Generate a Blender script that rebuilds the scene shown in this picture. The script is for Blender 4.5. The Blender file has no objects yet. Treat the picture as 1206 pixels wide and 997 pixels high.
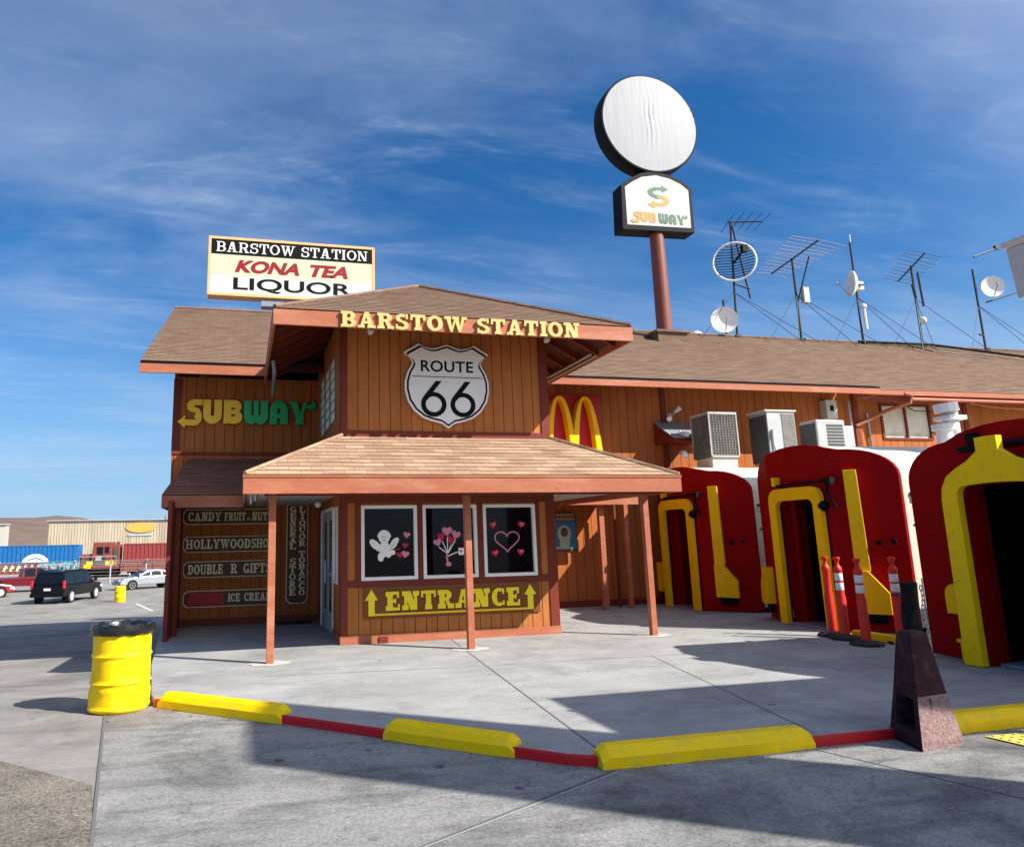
import bpy, bmesh, math, random
from mathutils import Vector, Matrix
random.seed(7)
R = math.radians
scene = bpy.context.scene
COL = scene.collection

# ------------------------------------------------------------------ materials
def mat(name, col, rough=.65, var=.12, ns=2.0, fs=40.0, bump=.15, bdist=.01, stretch=(1, 1, 1), metal=0.0,
        spec=.3, dirt=None, dirt_amt=.0, dirt_scale=.8, emit=None):
    m = bpy.data.materials.new(name); m.use_nodes = True
    nt = m.node_tree; N = nt.nodes; L = nt.links
    b = N['Principled BSDF']
    b.inputs['Roughness'].default_value = rough; b.inputs['Metallic'].default_value = metal
    b.inputs['Specular IOR Level'].default_value = spec
    tc = N.new('ShaderNodeTexCoord'); mp = N.new('ShaderNodeMapping'); mp.inputs['Scale'].default_value = stretch
    L.new(tc.outputs['Object'], mp.inputs['Vector'])
    n1 = N.new('ShaderNodeTexNoise'); n1.inputs['Scale'].default_value = ns; n1.inputs['Detail'].default_value = 5
    n2 = N.new('ShaderNodeTexNoise'); n2.inputs['Scale'].default_value = fs; n2.inputs['Detail'].default_value = 4
    for n in (n1, n2): L.new(mp.outputs['Vector'], n.inputs['Vector'])
    ad = N.new('ShaderNodeMath'); ad.operation = 'ADD'; L.new(n1.outputs['Fac'], ad.inputs[0]); L.new(n2.outputs['Fac'], ad.inputs[1])
    mr = N.new('ShaderNodeMapRange'); mr.inputs['From Min'].default_value = .6; mr.inputs['From Max'].default_value = 1.4
    L.new(ad.outputs[0], mr.inputs['Value'])
    mx = N.new('ShaderNodeMix'); mx.data_type = 'RGBA'
    mx.inputs['A'].default_value = (*[c * (1 - var) for c in col], 1); mx.inputs['B'].default_value = (*[min(1, c * (1 + var)) for c in col], 1)
    L.new(mr.outputs['Result'], mx.inputs['Factor'])
    out = mx.outputs['Result']
    if dirt:
        n3 = N.new('ShaderNodeTexNoise'); n3.inputs['Scale'].default_value = dirt_scale; n3.inputs['Detail'].default_value = 8
        n3.inputs['Roughness'].default_value = .65; L.new(mp.outputs['Vector'], n3.inputs['Vector'])
        r3 = N.new('ShaderNodeMapRange'); r3.inputs['From Min'].default_value = .5; r3.inputs['From Max'].default_value = .72
        r3.inputs['To Max'].default_value = dirt_amt; L.new(n3.outputs['Fac'], r3.inputs['Value'])
        m3 = N.new('ShaderNodeMix'); m3.data_type = 'RGBA'; m3.inputs['B'].default_value = (*dirt, 1)
        L.new(r3.outputs['Result'], m3.inputs['Factor']); L.new(out, m3.inputs['A']); out = m3.outputs['Result']
    L.new(out, b.inputs['Base Color'])
    if bump:
        bp = N.new('ShaderNodeBump'); bp.inputs['Strength'].default_value = bump; bp.inputs['Distance'].default_value = bdist
        L.new(ad.outputs[0], bp.inputs['Height']); L.new(bp.outputs['Normal'], b.inputs['Normal'])
    return m

def shingle_mat(name, c1, c2, c3, tint=.3):
    m = bpy.data.materials.new(name); m.use_nodes = True
    nt = m.node_tree; N = nt.nodes; L = nt.links; b = N['Principled BSDF']
    b.inputs['Roughness'].default_value = .9; b.inputs['Specular IOR Level'].default_value = .15
    uv = N.new('ShaderNodeUVMap'); uv.uv_map = 'UVMap'
    br = N.new('ShaderNodeTexBrick'); br.inputs['Scale'].default_value = 1; br.inputs['Brick Width'].default_value = .31
    br.inputs['Row Height'].default_value = .14; br.inputs['Mortar Size'].default_value = .004
    br.inputs['Color1'].default_value = (*c1, 1); br.inputs['Color2'].default_value = (*c2, 1); br.inputs['Mortar'].default_value = (*[c * .55 for c in c2], 1)
    br.inputs['Bias'].default_value = -.1
    L.new(uv.outputs['UV'], br.inputs['Vector'])
    ns = N.new('ShaderNodeTexNoise'); ns.inputs['Scale'].default_value = 3.2; ns.inputs['Detail'].default_value = 6
    mp = N.new('ShaderNodeMapping'); mp.inputs['Scale'].default_value = (.35, 2.2, 1); L.new(uv.outputs['UV'], mp.inputs['Vector']); L.new(mp.outputs['Vector'], ns.inputs['Vector'])
    mr = N.new('ShaderNodeMapRange'); mr.inputs['From Min'].default_value = .46; mr.inputs['From Max'].default_value = .66; mr.inputs['To Max'].default_value = tint
    L.new(ns.outputs['Fac'], mr.inputs['Value'])
    mx = N.new('ShaderNodeMix'); mx.data_type = 'RGBA'; mx.inputs['B'].default_value = (*c3, 1)
    L.new(mr.outputs['Result'], mx.inputs['Factor']); L.new(br.outputs['Color'], mx.inputs['A'])
    gr = N.new('ShaderNodeTexNoise'); gr.inputs['Scale'].default_value = 120; L.new(uv.outputs['UV'], gr.inputs['Vector'])
    gm = N.new('ShaderNodeMapRange'); gm.inputs['To Min'].default_value = .75; gm.inputs['To Max'].default_value = 1.25; L.new(gr.outputs['Fac'], gm.inputs['Value'])
    mu = N.new('ShaderNodeMix'); mu.data_type = 'RGBA'; mu.blend_type = 'MULTIPLY'; mu.inputs['Factor'].default_value = 1
    L.new(mx.outputs['Result'], mu.inputs['A']); L.new(gm.outputs['Result'], mu.inputs['B'])
    L.new(mu.outputs['Result'], b.inputs['Base Color'])
    bp = N.new('ShaderNodeBump'); bp.inputs['Strength'].default_value = .5; bp.inputs['Distance'].default_value = .008
    L.new(gr.outputs['Fac'], bp.inputs['Height']); L.new(bp.outputs['Normal'], b.inputs['Normal'])
    return m

def ground_mat(name, col, dark, light, grain=.35, crack=.5, stain=.6, stain_scale=.5, rough=.85, fine=140, bump=.35):
    """weathered concrete or asphalt: broad mottling, oil stains, fine aggregate, hairline cracks"""
    m = bpy.data.materials.new(name); m.use_nodes = True
    nt = m.node_tree; N = nt.nodes; L = nt.links; b = N['Principled BSDF']
    b.inputs['Roughness'].default_value = rough; b.inputs['Specular IOR Level'].default_value = .25
    tc = N.new('ShaderNodeTexCoord'); P = tc.outputs['Object']
    def noise(s, d=6, r=.6, dist=0):
        n = N.new('ShaderNodeTexNoise'); n.inputs['Scale'].default_value = s; n.inputs['Detail'].default_value = d
        n.inputs['Roughness'].default_value = r; n.inputs['Distortion'].default_value = dist; L.new(P, n.inputs['Vector']); return n.outputs['Fac']
    def rng(v, a, c, t0=0, t1=1):
        r = N.new('ShaderNodeMapRange'); r.inputs['From Min'].default_value = a; r.inputs['From Max'].default_value = c
        r.inputs['To Min'].default_value = t0; r.inputs['To Max'].default_value = t1; L.new(v, r.inputs['Value']); return r.outputs['Result']
    def mix(f, A, B, bl='MIX'):
        x = N.new('ShaderNodeMix'); x.data_type = 'RGBA'; x.blend_type = bl
        if isinstance(f, float): x.inputs['Factor'].default_value = f
        else: L.new(f, x.inputs['Factor'])
        for k, v in (('A', A), ('B', B)):
            if isinstance(v, tuple): x.inputs[k].default_value = (*v, 1)
            else: L.new(v, x.inputs[k])
        return x.outputs['Result']
    c = mix(rng(noise(.9, 7, .65), .35, .65), col, light)
    c = mix(rng(noise(stain_scale, 8, .7, .4), .5, .68, 0, stain), c, dark)
    c = mix(rng(noise(3.1, 8, .75, .2), .57, .7, 0, stain * .7), c, dark)
    sv_ = N.new('ShaderNodeTexVoronoi'); sv_.inputs['Scale'].default_value = 2.6; sv_.inputs['Randomness'].default_value = 1
    wq = N.new('ShaderNodeTexNoise'); wq.inputs['Scale'].default_value = 9; L.new(P, wq.inputs['Vector'])
    wv = N.new('ShaderNodeVectorMath'); wv.operation = 'MULTIPLY_ADD'; wv.inputs[1].default_value = (.09, .09, .0); L.new(wq.outputs['Color'], wv.inputs[0]); L.new(P, wv.inputs[2]); L.new(wv.outputs[0], sv_.inputs['Vector'])
    sc_ = N.new('ShaderNodeSeparateColor'); L.new(sv_.outputs['Color'], sc_.inputs[0])
    size = rng(sc_.outputs[0], .55, 1, 0, .13)
    lt = N.new('ShaderNodeMath'); lt.operation = 'SUBTRACT'; L.new(size, lt.inputs[0]); L.new(sv_.outputs['Distance'], lt.inputs[1])
    c = mix(rng(lt.outputs[0], 0, .03, 0, .7), c, tuple(d * .7 for d in dark))
    st = N.new('ShaderNodeTexNoise'); st.inputs['Scale'].default_value = 1.3; st.inputs['Detail'].default_value = 9; st.inputs['Roughness'].default_value = .72
    sm = N.new('ShaderNodeMapping'); sm.inputs['Scale'].default_value = (.6, 2.4, 1); sm.inputs['Rotation'].default_value = (0, 0, .35); L.new(P, sm.inputs['Vector']); L.new(sm.outputs[0], st.inputs['Vector'])
    c = mix(rng(st.outputs['Fac'], .48, .74, 0, stain * .75), c, dark)
    fn = noise(fine, 3, .7)
    g = rng(fn, .3, .7, 1 - grain, 1 + grain)
    c = mix(1.0, c, g, 'MULTIPLY')
    vo = N.new('ShaderNodeTexVoronoi'); vo.feature = 'DISTANCE_TO_EDGE'; vo.inputs['Scale'].default_value = .33
    wn = N.new('ShaderNodeTexNoise'); wn.inputs['Scale'].default_value = 2.2; wn.inputs['Detail'].default_value = 6; L.new(P, wn.inputs['Vector'])
    wa = N.new('ShaderNodeVectorMath'); wa.operation = 'MULTIPLY_ADD'; wa.inputs[1].default_value = (.7, .7, .7); L.new(wn.outputs['Color'], wa.inputs[0]); L.new(P, wa.inputs[2])
    L.new(wa.outputs[0], vo.inputs['Vector'])
    c = mix(rng(vo.outputs['Distance'], .0, .004, crack, 0), c, tuple(d * .5 for d in dark))
    L.new(c, b.inputs['Base Color'])
    bp = N.new('ShaderNodeBump'); bp.inputs['Strength'].default_value = bump; bp.inputs['Distance'].default_value = .006
    L.new(fn, bp.inputs['Height']); L.new(bp.outputs['Normal'], b.inputs['Normal'])
    return m

def plain(name, col, rough=.5, metal=0, spec=.4, **k):
    return mat(name, col, rough, var=k.pop('var', .06), metal=metal, spec=spec, bump=k.pop('bump', .05), **k)

M = {}
M['siding'] = mat('wood_siding', (.43, .15, .036), .75, .17, 2.2, 16, .3, .006, (1, 1, .12), dirt=(.2, .06, .012), dirt_amt=.45, dirt_scale=2.5)
M['siding_dark'] = mat('wood_siding_darker', (.40, .118, .028), .8, .2, 2.2, 16, .3, .006, (1, 1, .12), dirt=(.14, .042, .008), dirt_amt=.5, dirt_scale=1.8)  # darker, redder siding tone for all but the entrance front
M['groove'] = mat('siding_groove', (.13, .04, .01), .9)
M['trim'] = mat('coral_trim', (.375, .118, .06), .6, .15, 1.6, 25, .2, .004, (.3, 1, 1), dirt=(.62, .34, .22), dirt_amt=.35, dirt_scale=3)
M['darktrim'] = mat('dark_red_trim', (.17, .025, .012), .6, .15, 3, 30, .15)
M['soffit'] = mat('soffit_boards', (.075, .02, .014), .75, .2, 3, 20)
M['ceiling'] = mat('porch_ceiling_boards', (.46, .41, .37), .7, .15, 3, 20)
M['shingle'] = shingle_mat('roof_shingles', (.235, .158, .112), (.175, .113, .08), (.115, .07, .05), .55)
M['shingle_porch'] = shingle_mat('porch_shingles', (.45, .315, .215), (.31, .20, .13), (.20, .118, .074), .8)
M['shingle_dark'] = shingle_mat('awning_shingles', (.25, .12, .085), (.19, .09, .065), (.13, .06, .045), .5)
M['white'] = plain('white_paint', (.84, .83, .80), .45)
M['cream'] = mat('cream_paint', (.62, .58, .48), .5, .1, 1.5, 20, .1, dirt=(.36, .29, .19), dirt_amt=.6, dirt_scale=1.6)
M['whitedirty'] = mat('weathered_white', (.52, .52, .5), .5, .08, 2, 20, .1, dirt=(.4, .37, .32), dirt_amt=.4, dirt_scale=2)
M['lowgrey'] = mat('pale_grey_panel', (.42, .44, .46), .5, .08, 2, 20, .1, dirt=(.25, .25, .25), dirt_amt=.3, dirt_scale=2)
M['lattice'] = plain('lattice_panel', (.74, .74, .62), .5)
M['glass'] = plain('window_glass', (.003, .0035, .006), .04, spec=.15, bump=0, var=.3)
M['greenglass'] = plain('pale_green_glass', (.28, .36, .32), .2, spec=.4, bump=0)
M['red'] = mat('deep_red_paint', (.29, .0015, .003), .65, .12, 1.2, 30, .1, .004, spec=.08, dirt=(.22, .004, .005), dirt_amt=.6, dirt_scale=2)
M['yellow'] = mat('yellow_gloss_paint', (.98, .57, .004), .55, .06, 1.5, 25, .12, .005, spec=.15, dirt=(.5, .28, .02), dirt_amt=.3, dirt_scale=3)
M['brightyellow'] = mat('bright_yellow_paint', (.98, .63, .002), .55, .05, 1.8, 22, .3, .006, spec=.2, dirt=(.38, .3, .1), dirt_amt=.3, dirt_scale=7)
M['letteryellow'] = plain('letter_yellow', (.97, .74, .008), .5)
M['lettercream'] = plain('letter_cream', (.62, .45, .16), .5)
M['signcream'] = plain('sign_cream', (.95, .85, .5), .6)
M['black'] = plain('black_paint', (.005, .005, .006), .6, spec=.12)
M['postblack'] = plain('worn_black_paint', (.014, .011, .014), .85, spec=.08, var=.5, dirt=(.07, .05, .05), dirt_amt=.5, dirt_scale=12)
M['binpaint_and_shade'] = mat('worn_maroon_paint_and_shade', (.042, .016, .022), .8, .5, 14, 70, .7, .01, spec=.12, dirt=(.17, .11, .11), dirt_amt=.35, dirt_scale=9)  # maroon paint of the bin; also stands for shade on its left side
M['faceacrylic'] = plain('milky_acrylic', (.38, .39, .39), .4)
M['polegold'] = plain('printed_gold', (.42, .21, .003), .5)
M['polegreen'] = plain('printed_green', (.003, .095, .032), .5)
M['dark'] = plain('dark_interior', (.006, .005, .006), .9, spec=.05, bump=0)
M['darkbrown'] = plain('dark_brown_board', (.12, .045, .026), .6)
M['signbrown'] = mat('brown_sign_board', (.19, .06, .014), .6, .12, 2, 20, .1)
M['redpaint'] = plain('red_kerb_paint', (.56, .008, .014), .6, dirt=(.2, .03, .03), dirt_amt=.5, dirt_scale=3)
M['signred'] = plain('sign_red', (.48, .006, .014), .5)
M['marqueered'] = plain('marquee_red_letters', (.24, .003, .01), .5)
M['green'] = plain('sign_green', (.004, .42, .12), .4)
M['gold'] = plain('sign_gold', (.98, .57, .008), .4)
M['steel'] = plain('galvanised_steel', (.42, .43, .45), .4, metal=.6, var=.15)
M['rod'] = plain('aerial_rod', (.3, .24, .22), .5)
M['grey'] = plain('grey_metal', (.25, .26, .28), .5)
M['darksteel'] = plain('dark_steel', (.028, .028, .032), .55)
M['polebrown'] = mat('brown_pole_paint', (.2, .06, .04), .5, .12)
M['orange'] = plain('orange_plastic', (.74, .028, .012), .45, dirt=(.3, .03, .02), dirt_amt=.4, dirt_scale=5)
M['reflect'] = plain('white_reflective', (.82, .8, .8), .35)
M['rubber'] = plain('black_rubber', (.02, .02, .022), .7)
M['bag'] = plain('black_plastic_bag', (.01, .01, .012), .22, spec=.6, bump=.4, fs=30)
M['pink'] = plain('pink_decal', (.74, .22, .42), .5)
M['reddecal'] = plain('red_decal', (.5, .01, .03), .5)
M['whitedecal'] = plain('white_decal', (.9, .89, .86), .5)
M['orangetrim'] = plain('orange_sign_frame', (.74, .42, .17), .5)
M['softwhite'] = plain('sign_face_white', (.56, .60, .55), .4)
M['softyellow'] = plain('sign_face_cream', (.60, .59, .39), .4)
M['vinyl'] = mat('white_vinyl_cover', (.27, .285, .31), .5, .05, .9, 7, .16, .03, (1, 1, .12))
M['acgrill'] = plain('ac_grille', (.23, .22, .19), .6, var=.4, dirt=(.08, .07, .06), dirt_amt=.7, dirt_scale=6)
M['acbody'] = mat('ac_body', (.44, .45, .45), .5, .1, 2, 20, .1, dirt=(.22, .2, .17), dirt_amt=.5, dirt_scale=3)
M['acdark'] = plain('ac_fins', (.06, .065, .065), .6)
M['aggregate'] = mat('exposed_aggregate', (.27, .175, .17), .9, .6, 30, 95, .9, .012, dirt=(.09, .045, .05), dirt_amt=.6, dirt_scale=1.5)
M['postersea'] = mat('poster_sea_print', (.04, .17, .28), .4, .5, 9, 30, 0)
M['postertan'] = plain('poster_tan', (.34, .25, .12), .5)
M['postergreen'] = plain('poster_pale_green', (.4, .48, .33), .5)
M['tactile'] = plain('tactile_yellow', (.74, .5, .1), .7)
M['asphalt'] = ground_mat('coarse_asphalt', (.15, .135, .115), (.05, .045, .04), (.2, .18, .15), .8, .3, .5, .6, .9, 60, .9)
M['lot'] = ground_mat('worn_parking_lot', (.205, .198, .186), (.08, .074, .066), (.29, .277, .258), .3, .3, .65, .35, .9, 90, .6)
M['apron'] = ground_mat('concrete_apron', (.20, .203, .20), (.05, .05, .05), (.275, .274, .27), .3, .3, .95, .5, .85, 45, .5)
M['plaza'] = ground_mat('painted_concrete', (.29, .293, .293), (.13, .132, .135), (.37, .37, .365), .24, .15, .55, .7, .8, 55, .4)
M['joint'] = plain('joint_filler', (.13, .13, .13), .9)
M['jointlight'] = plain('pale_joint', (.31, .305, .295), .9)
M['footing'] = mat('pale_concrete_footing', (.46, .455, .44), .85, .15, 4, 40)
M['kerbside'] = mat('kerb_concrete', (.3, .28, .32), .85, .15, 4, 40)
M['ballast'] = mat('track_ballast', (.33, .27, .24), .95, .3, .3, 3, .3)
M['hill'] = mat('dry_hill', (.15, .11, .088), .95, .25, .01, .08, 0)
M['linepaint'] = plain('white_road_paint', (.7, .68, .62), .7)

# ------------------------------------------------------------------ mesh builder
class MB:
    def __init__(s): s.v = []; s.f = []; s.uv = {}; s.eps = 0
    def face(s, pts, uv=None):
        i = len(s.v); s.v += [tuple(p) for p in pts]; s.f.append(tuple(range(i, i + len(pts))))
        if uv: s.uv[len(s.f) - 1] = uv
        return s
    def grid(s, rows, closed=False, caps=False):
        """rows of equally many points joined to a skin"""
        i0 = len(s.v); n = len(rows[0])
        for r in rows: s.v += [tuple(p) for p in r]
        for a in range(len(rows) - 1):
            for k in range(n if closed else n - 1):
                k2 = (k + 1) % n
                s.f.append((i0 + a * n + k, i0 + a * n + k2, i0 + (a + 1) * n + k2, i0 + (a + 1) * n + k))
        if caps:
            s.f.append(tuple(i0 + k for k in range(n))[::-1]); s.f.append(tuple(i0 + (len(rows) - 1) * n + k for k in range(n)))
        return s
    def box(s, x0, x1, y0, y1, z0, z1):
        i = len(s.v)
        s.v += [(x0, y0, z0), (x1, y0, z0), (x1, y1, z0), (x0, y1, z0), (x0, y0, z1), (x1, y0, z1), (x1, y1, z1), (x0, y1, z1)]
        for q in ((0, 3, 2, 1), (4, 5, 6, 7), (0, 1, 5, 4), (1, 2, 6, 5), (2, 3, 7, 6), (3, 0, 4, 7)): s.f.append(tuple(i + k for k in q))
        return s
    def hexa(s, b, t):
        """four bottom points and four top points, both counter-clockwise from above"""
        i = len(s.v); s.v += [tuple(p) for p in b] + [tuple(p) for p in t]
        for q in ((0, 3, 2, 1), (4, 5, 6, 7), (0, 1, 5, 4), (1, 2, 6, 5), (2, 3, 7, 6), (3, 0, 4, 7)): s.f.append(tuple(i + k for k in q))
        return s
    def beam(s, a, b, w, h=None, up=(0, 0, 1)):
        a, b = Vector(a), Vector(b); h = h or w; d = (b - a).normalized(); u = Vector(up)
        if abs(d.dot(u)) > .98: u = Vector((1, 0, 0))
        r = d.cross(u).normalized() * w / 2; u = r.cross(d).normalized() * h / 2
        return s.grid([[p - r - u, p + r - u, p + r + u, p - r + u] for p in (a, b)], True, True)
    def tube(s, pts, r, n=8, caps=True):
        pts = [Vector(p) for p in pts]; rows = []
        d0 = (pts[1] - pts[0]).normalized(); u = Vector((0, 0, 1)) if abs(d0.z) < .9 else Vector((1, 0, 0))
        for k, p in enumerate(pts):
            d = (pts[min(k + 1, len(pts) - 1)] - pts[max(k - 1, 0)]).normalized()
            x = d.cross(u).normalized(); y = x.cross(d).normalized(); u = y
            rr = r[k] if isinstance(r, (list, tuple)) else r
            rows.append([p + (x * math.cos(t) + y * math.sin(t)) * rr for t in [2 * math.pi * j / n for j in range(n)]])
        return s.grid(rows, True, caps)
    def lathe(s, prof, c, n=24, axis='z'):
        rows = []
        for r, h in prof:
            row = []
            for j in range(n):
                t = 2 * math.pi * j / n; a, b = r * math.cos(t), r * math.sin(t)
                row.append({'z': (c[0] + a, c[1] + b, c[2] + h), 'y': (c[0] + a, c[1] + h, c[2] - b), 'x': (c[0] + h, c[1] + a, c[2] + b)}[axis])
            rows.append(row)
        return s.grid(rows, True, True)
    def plate(s, poly, y, d, x0=0, z0=0):
        """polygon in the XZ plane, front at y-d, back at y (faces -Y)"""
        n = len(poly); area = sum(poly[k][0] * poly[(k + 1) % n][1] - poly[(k + 1) % n][0] * poly[k][1] for k in range(n))
        if area < 0: poly = poly[::-1]
        F = [(x0 + a, y - d, z0 + b) for a, b in poly]; B = [(x0 + a, y, z0 + b) for a, b in poly]
        i = len(s.v); s.v += F + B; s.f.append(tuple(i + k for k in range(n))); s.f.append(tuple(i + n + k for k in range(n))[::-1])
        for k in range(n): s.f.append((i + k, i + n + k, i + n + (k + 1) % n, i + (k + 1) % n))
        return s
    def side_plate(s, poly, x, d):
        """polygon in the YZ plane, front at x-d, back at x (faces -X)"""
        n = len(poly); F = [(x - d, a, b) for a, b in poly]; B = [(x, a, b) for a, b in poly]
        i = len(s.v); s.v += F + B; s.f.append(tuple(i + k for k in range(n))[::-1]); s.f.append(tuple(i + n + k for k in range(n)))
        for k in range(n): s.f.append((i + k, i + (k + 1) % n, i + n + (k + 1) % n, i + n + k))
        return s
    def slab(s, poly, z0, z1):
        n = len(poly); area = sum(poly[k][0] * poly[(k + 1) % n][1] - poly[(k + 1) % n][0] * poly[k][1] for k in range(n))
        if area < 0: poly = poly[::-1]
        i = len(s.v); s.v += [(a, b, z0) for a, b in poly] + [(a, b, z1) for a, b in poly]
        s.f.append(tuple(i + k for k in range(n))[::-1]); s.f.append(tuple(i + n + k for k in range(n)))
        for k in range(n): s.f.append((i + k, i + (k + 1) % n, i + n + (k + 1) % n, i + n + k))
        return s
    def sphere(s, c, r, n=12, sc=(1, 1, 1)):
        rows = []
        for a in range(1, n):
            p = math.pi * a / n
            rows.append([(c[0] + r * sc[0] * math.sin(p) * math.cos(2 * math.pi * j / n), c[1] + r * sc[1] * math.sin(p) * math.sin(2 * math.pi * j / n), c[2] - r * sc[2] * math.cos(p)) for j in range(n)])
        return s.grid(rows, True, True)

def obj(name, mb, m, parent=None, smooth=False, bevel=0, **props):
    me = bpy.data.meshes.new(name); me.from_pydata(mb.v, [], mb.f)
    uvl = me.uv_layers.new(name='UVMap')
    for p in me.polygons:
        if p.index in mb.uv:
            for k, li in enumerate(p.loop_indices): uvl.data[li].uv = mb.uv[p.index][k]
        else:
            n = p.normal
            if abs(n.z) > .999: t, b = Vector((1, 0, 0)), Vector((0, 1, 0))
            else: t = Vector((0, 0, 1)).cross(n).normalized(); b = n.cross(t)
            for li in p.loop_indices:
                co = me.vertices[me.loops[li].vertex_index].co; uvl.data[li].uv = (co.dot(t), co.dot(b))
    if smooth:
        for p in me.polygons: p.use_smooth = True
        me.set_sharp_from_angle(angle=R(38))
    me.materials.append(m)
    o = bpy.data.objects.new(name, me); COL.objects.link(o)
    if bevel:
        bv = o.modifiers.new('bevel', 'BEVEL'); bv.width = bevel; bv.segments = 2; bv.limit_method = 'ANGLE'; bv.angle_limit = R(40)
    if parent:
        o.parent = parent
        w = parent.matrix_world if parent.parent is None and parent.type == 'EMPTY' else None
        T = Matrix.Translation(parent.location) if parent.type == 'EMPTY' else Matrix.Identity(4)
        o.matrix_parent_inverse = (T @ parent.matrix_basis.to_3x3().to_4x4()).inverted() if parent.type == 'EMPTY' else Matrix.Identity(4)
    for k, v in props.items(): o[k] = v
    return o
def thing(name, label, cat, loc, group=None):
    o = bpy.data.objects.new(name, None); COL.objects.link(o); o.empty_display_size = .2; o.location = loc
    o['label'] = label; o['category'] = cat
    if group: o['group'] = group
    return o
def copy_thing(t, loc, label, rotz=0):
    c = t.copy(); COL.objects.link(c); c.location = loc; c.rotation_euler = (0, 0, rotz); c['label'] = label
    def kids(a, b):
        for ch in list(a.children):
            d = ch.copy(); COL.objects.link(d); d.parent = b; d.matrix_parent_inverse = ch.matrix_parent_inverse.copy(); kids(ch, d)
    kids(t, c); return c
def solo(name, mb, m, label, cat, group=None, **k):
    o = obj(name, mb, m, **k); o['label'] = label; o['category'] = cat
    if group: o['group'] = group
    return o
def struct(name, mb, m, **k): return obj(name, mb, m, kind='structure', **k)

# ------------------------------------------------------------------ lettering
def bfont(mb, text, x0, x1, z0, z1, y, d=.01, bold=0.0, shear=0.0, spacing=1.0):
    """plain sans lettering fitted into x0..x1, z0..z1 on a board that faces -Y"""
    cu = bpy.data.curves.new('t', 'FONT'); cu.body = text; cu.size = 1; cu.offset = bold; cu.shear = shear; cu.space_character = spacing; cu.resolution_u = 6
    o = bpy.data.objects.new('t', cu); COL.objects.link(o)
    me = bpy.data.meshes.new_from_object(o.evaluated_get(bpy.context.evaluated_depsgraph_get()))
    xs = [v.co.x for v in me.vertices]; zs = [v.co.y for v in me.vertices]
    a, b, c, e = min(xs), max(xs), min(zs), max(zs); i = len(mb.v)
    mb.v += [(x0 + (v.co.x - a) / (b - a) * (x1 - x0), y - d, z0 + (v.co.y - c) / (e - c) * (z1 - z0)) for v in me.vertices]
    for p in me.polygons: mb.f.append(tuple(i + k for k in p.vertices))
    bpy.data.objects.remove(o); bpy.data.curves.remove(cu); bpy.data.meshes.remove(me)
    return mb
def arcs(cx, cy, rx, ry, a0, a1, tx, ty, n=12):
    out = []
    for k in range(n):
        t0, t1 = R(a0 + (a1 - a0) * k / n), R(a0 + (a1 - a0) * (k + 1) / n)
        out.append([(cx + rx * math.cos(t0), cy + ry * math.sin(t0)), (cx + rx * math.cos(t1), cy + ry * math.sin(t1)),
                    (cx + (rx - tx) * math.cos(t1), cy + (ry - ty) * math.sin(t1)), (cx + (rx - tx) * math.cos(t0), cy + (ry - ty) * math.sin(t0))])
    return out
def rc(a, b, c, d): return [(a, b), (c, b), (c, d), (a, d)]
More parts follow.
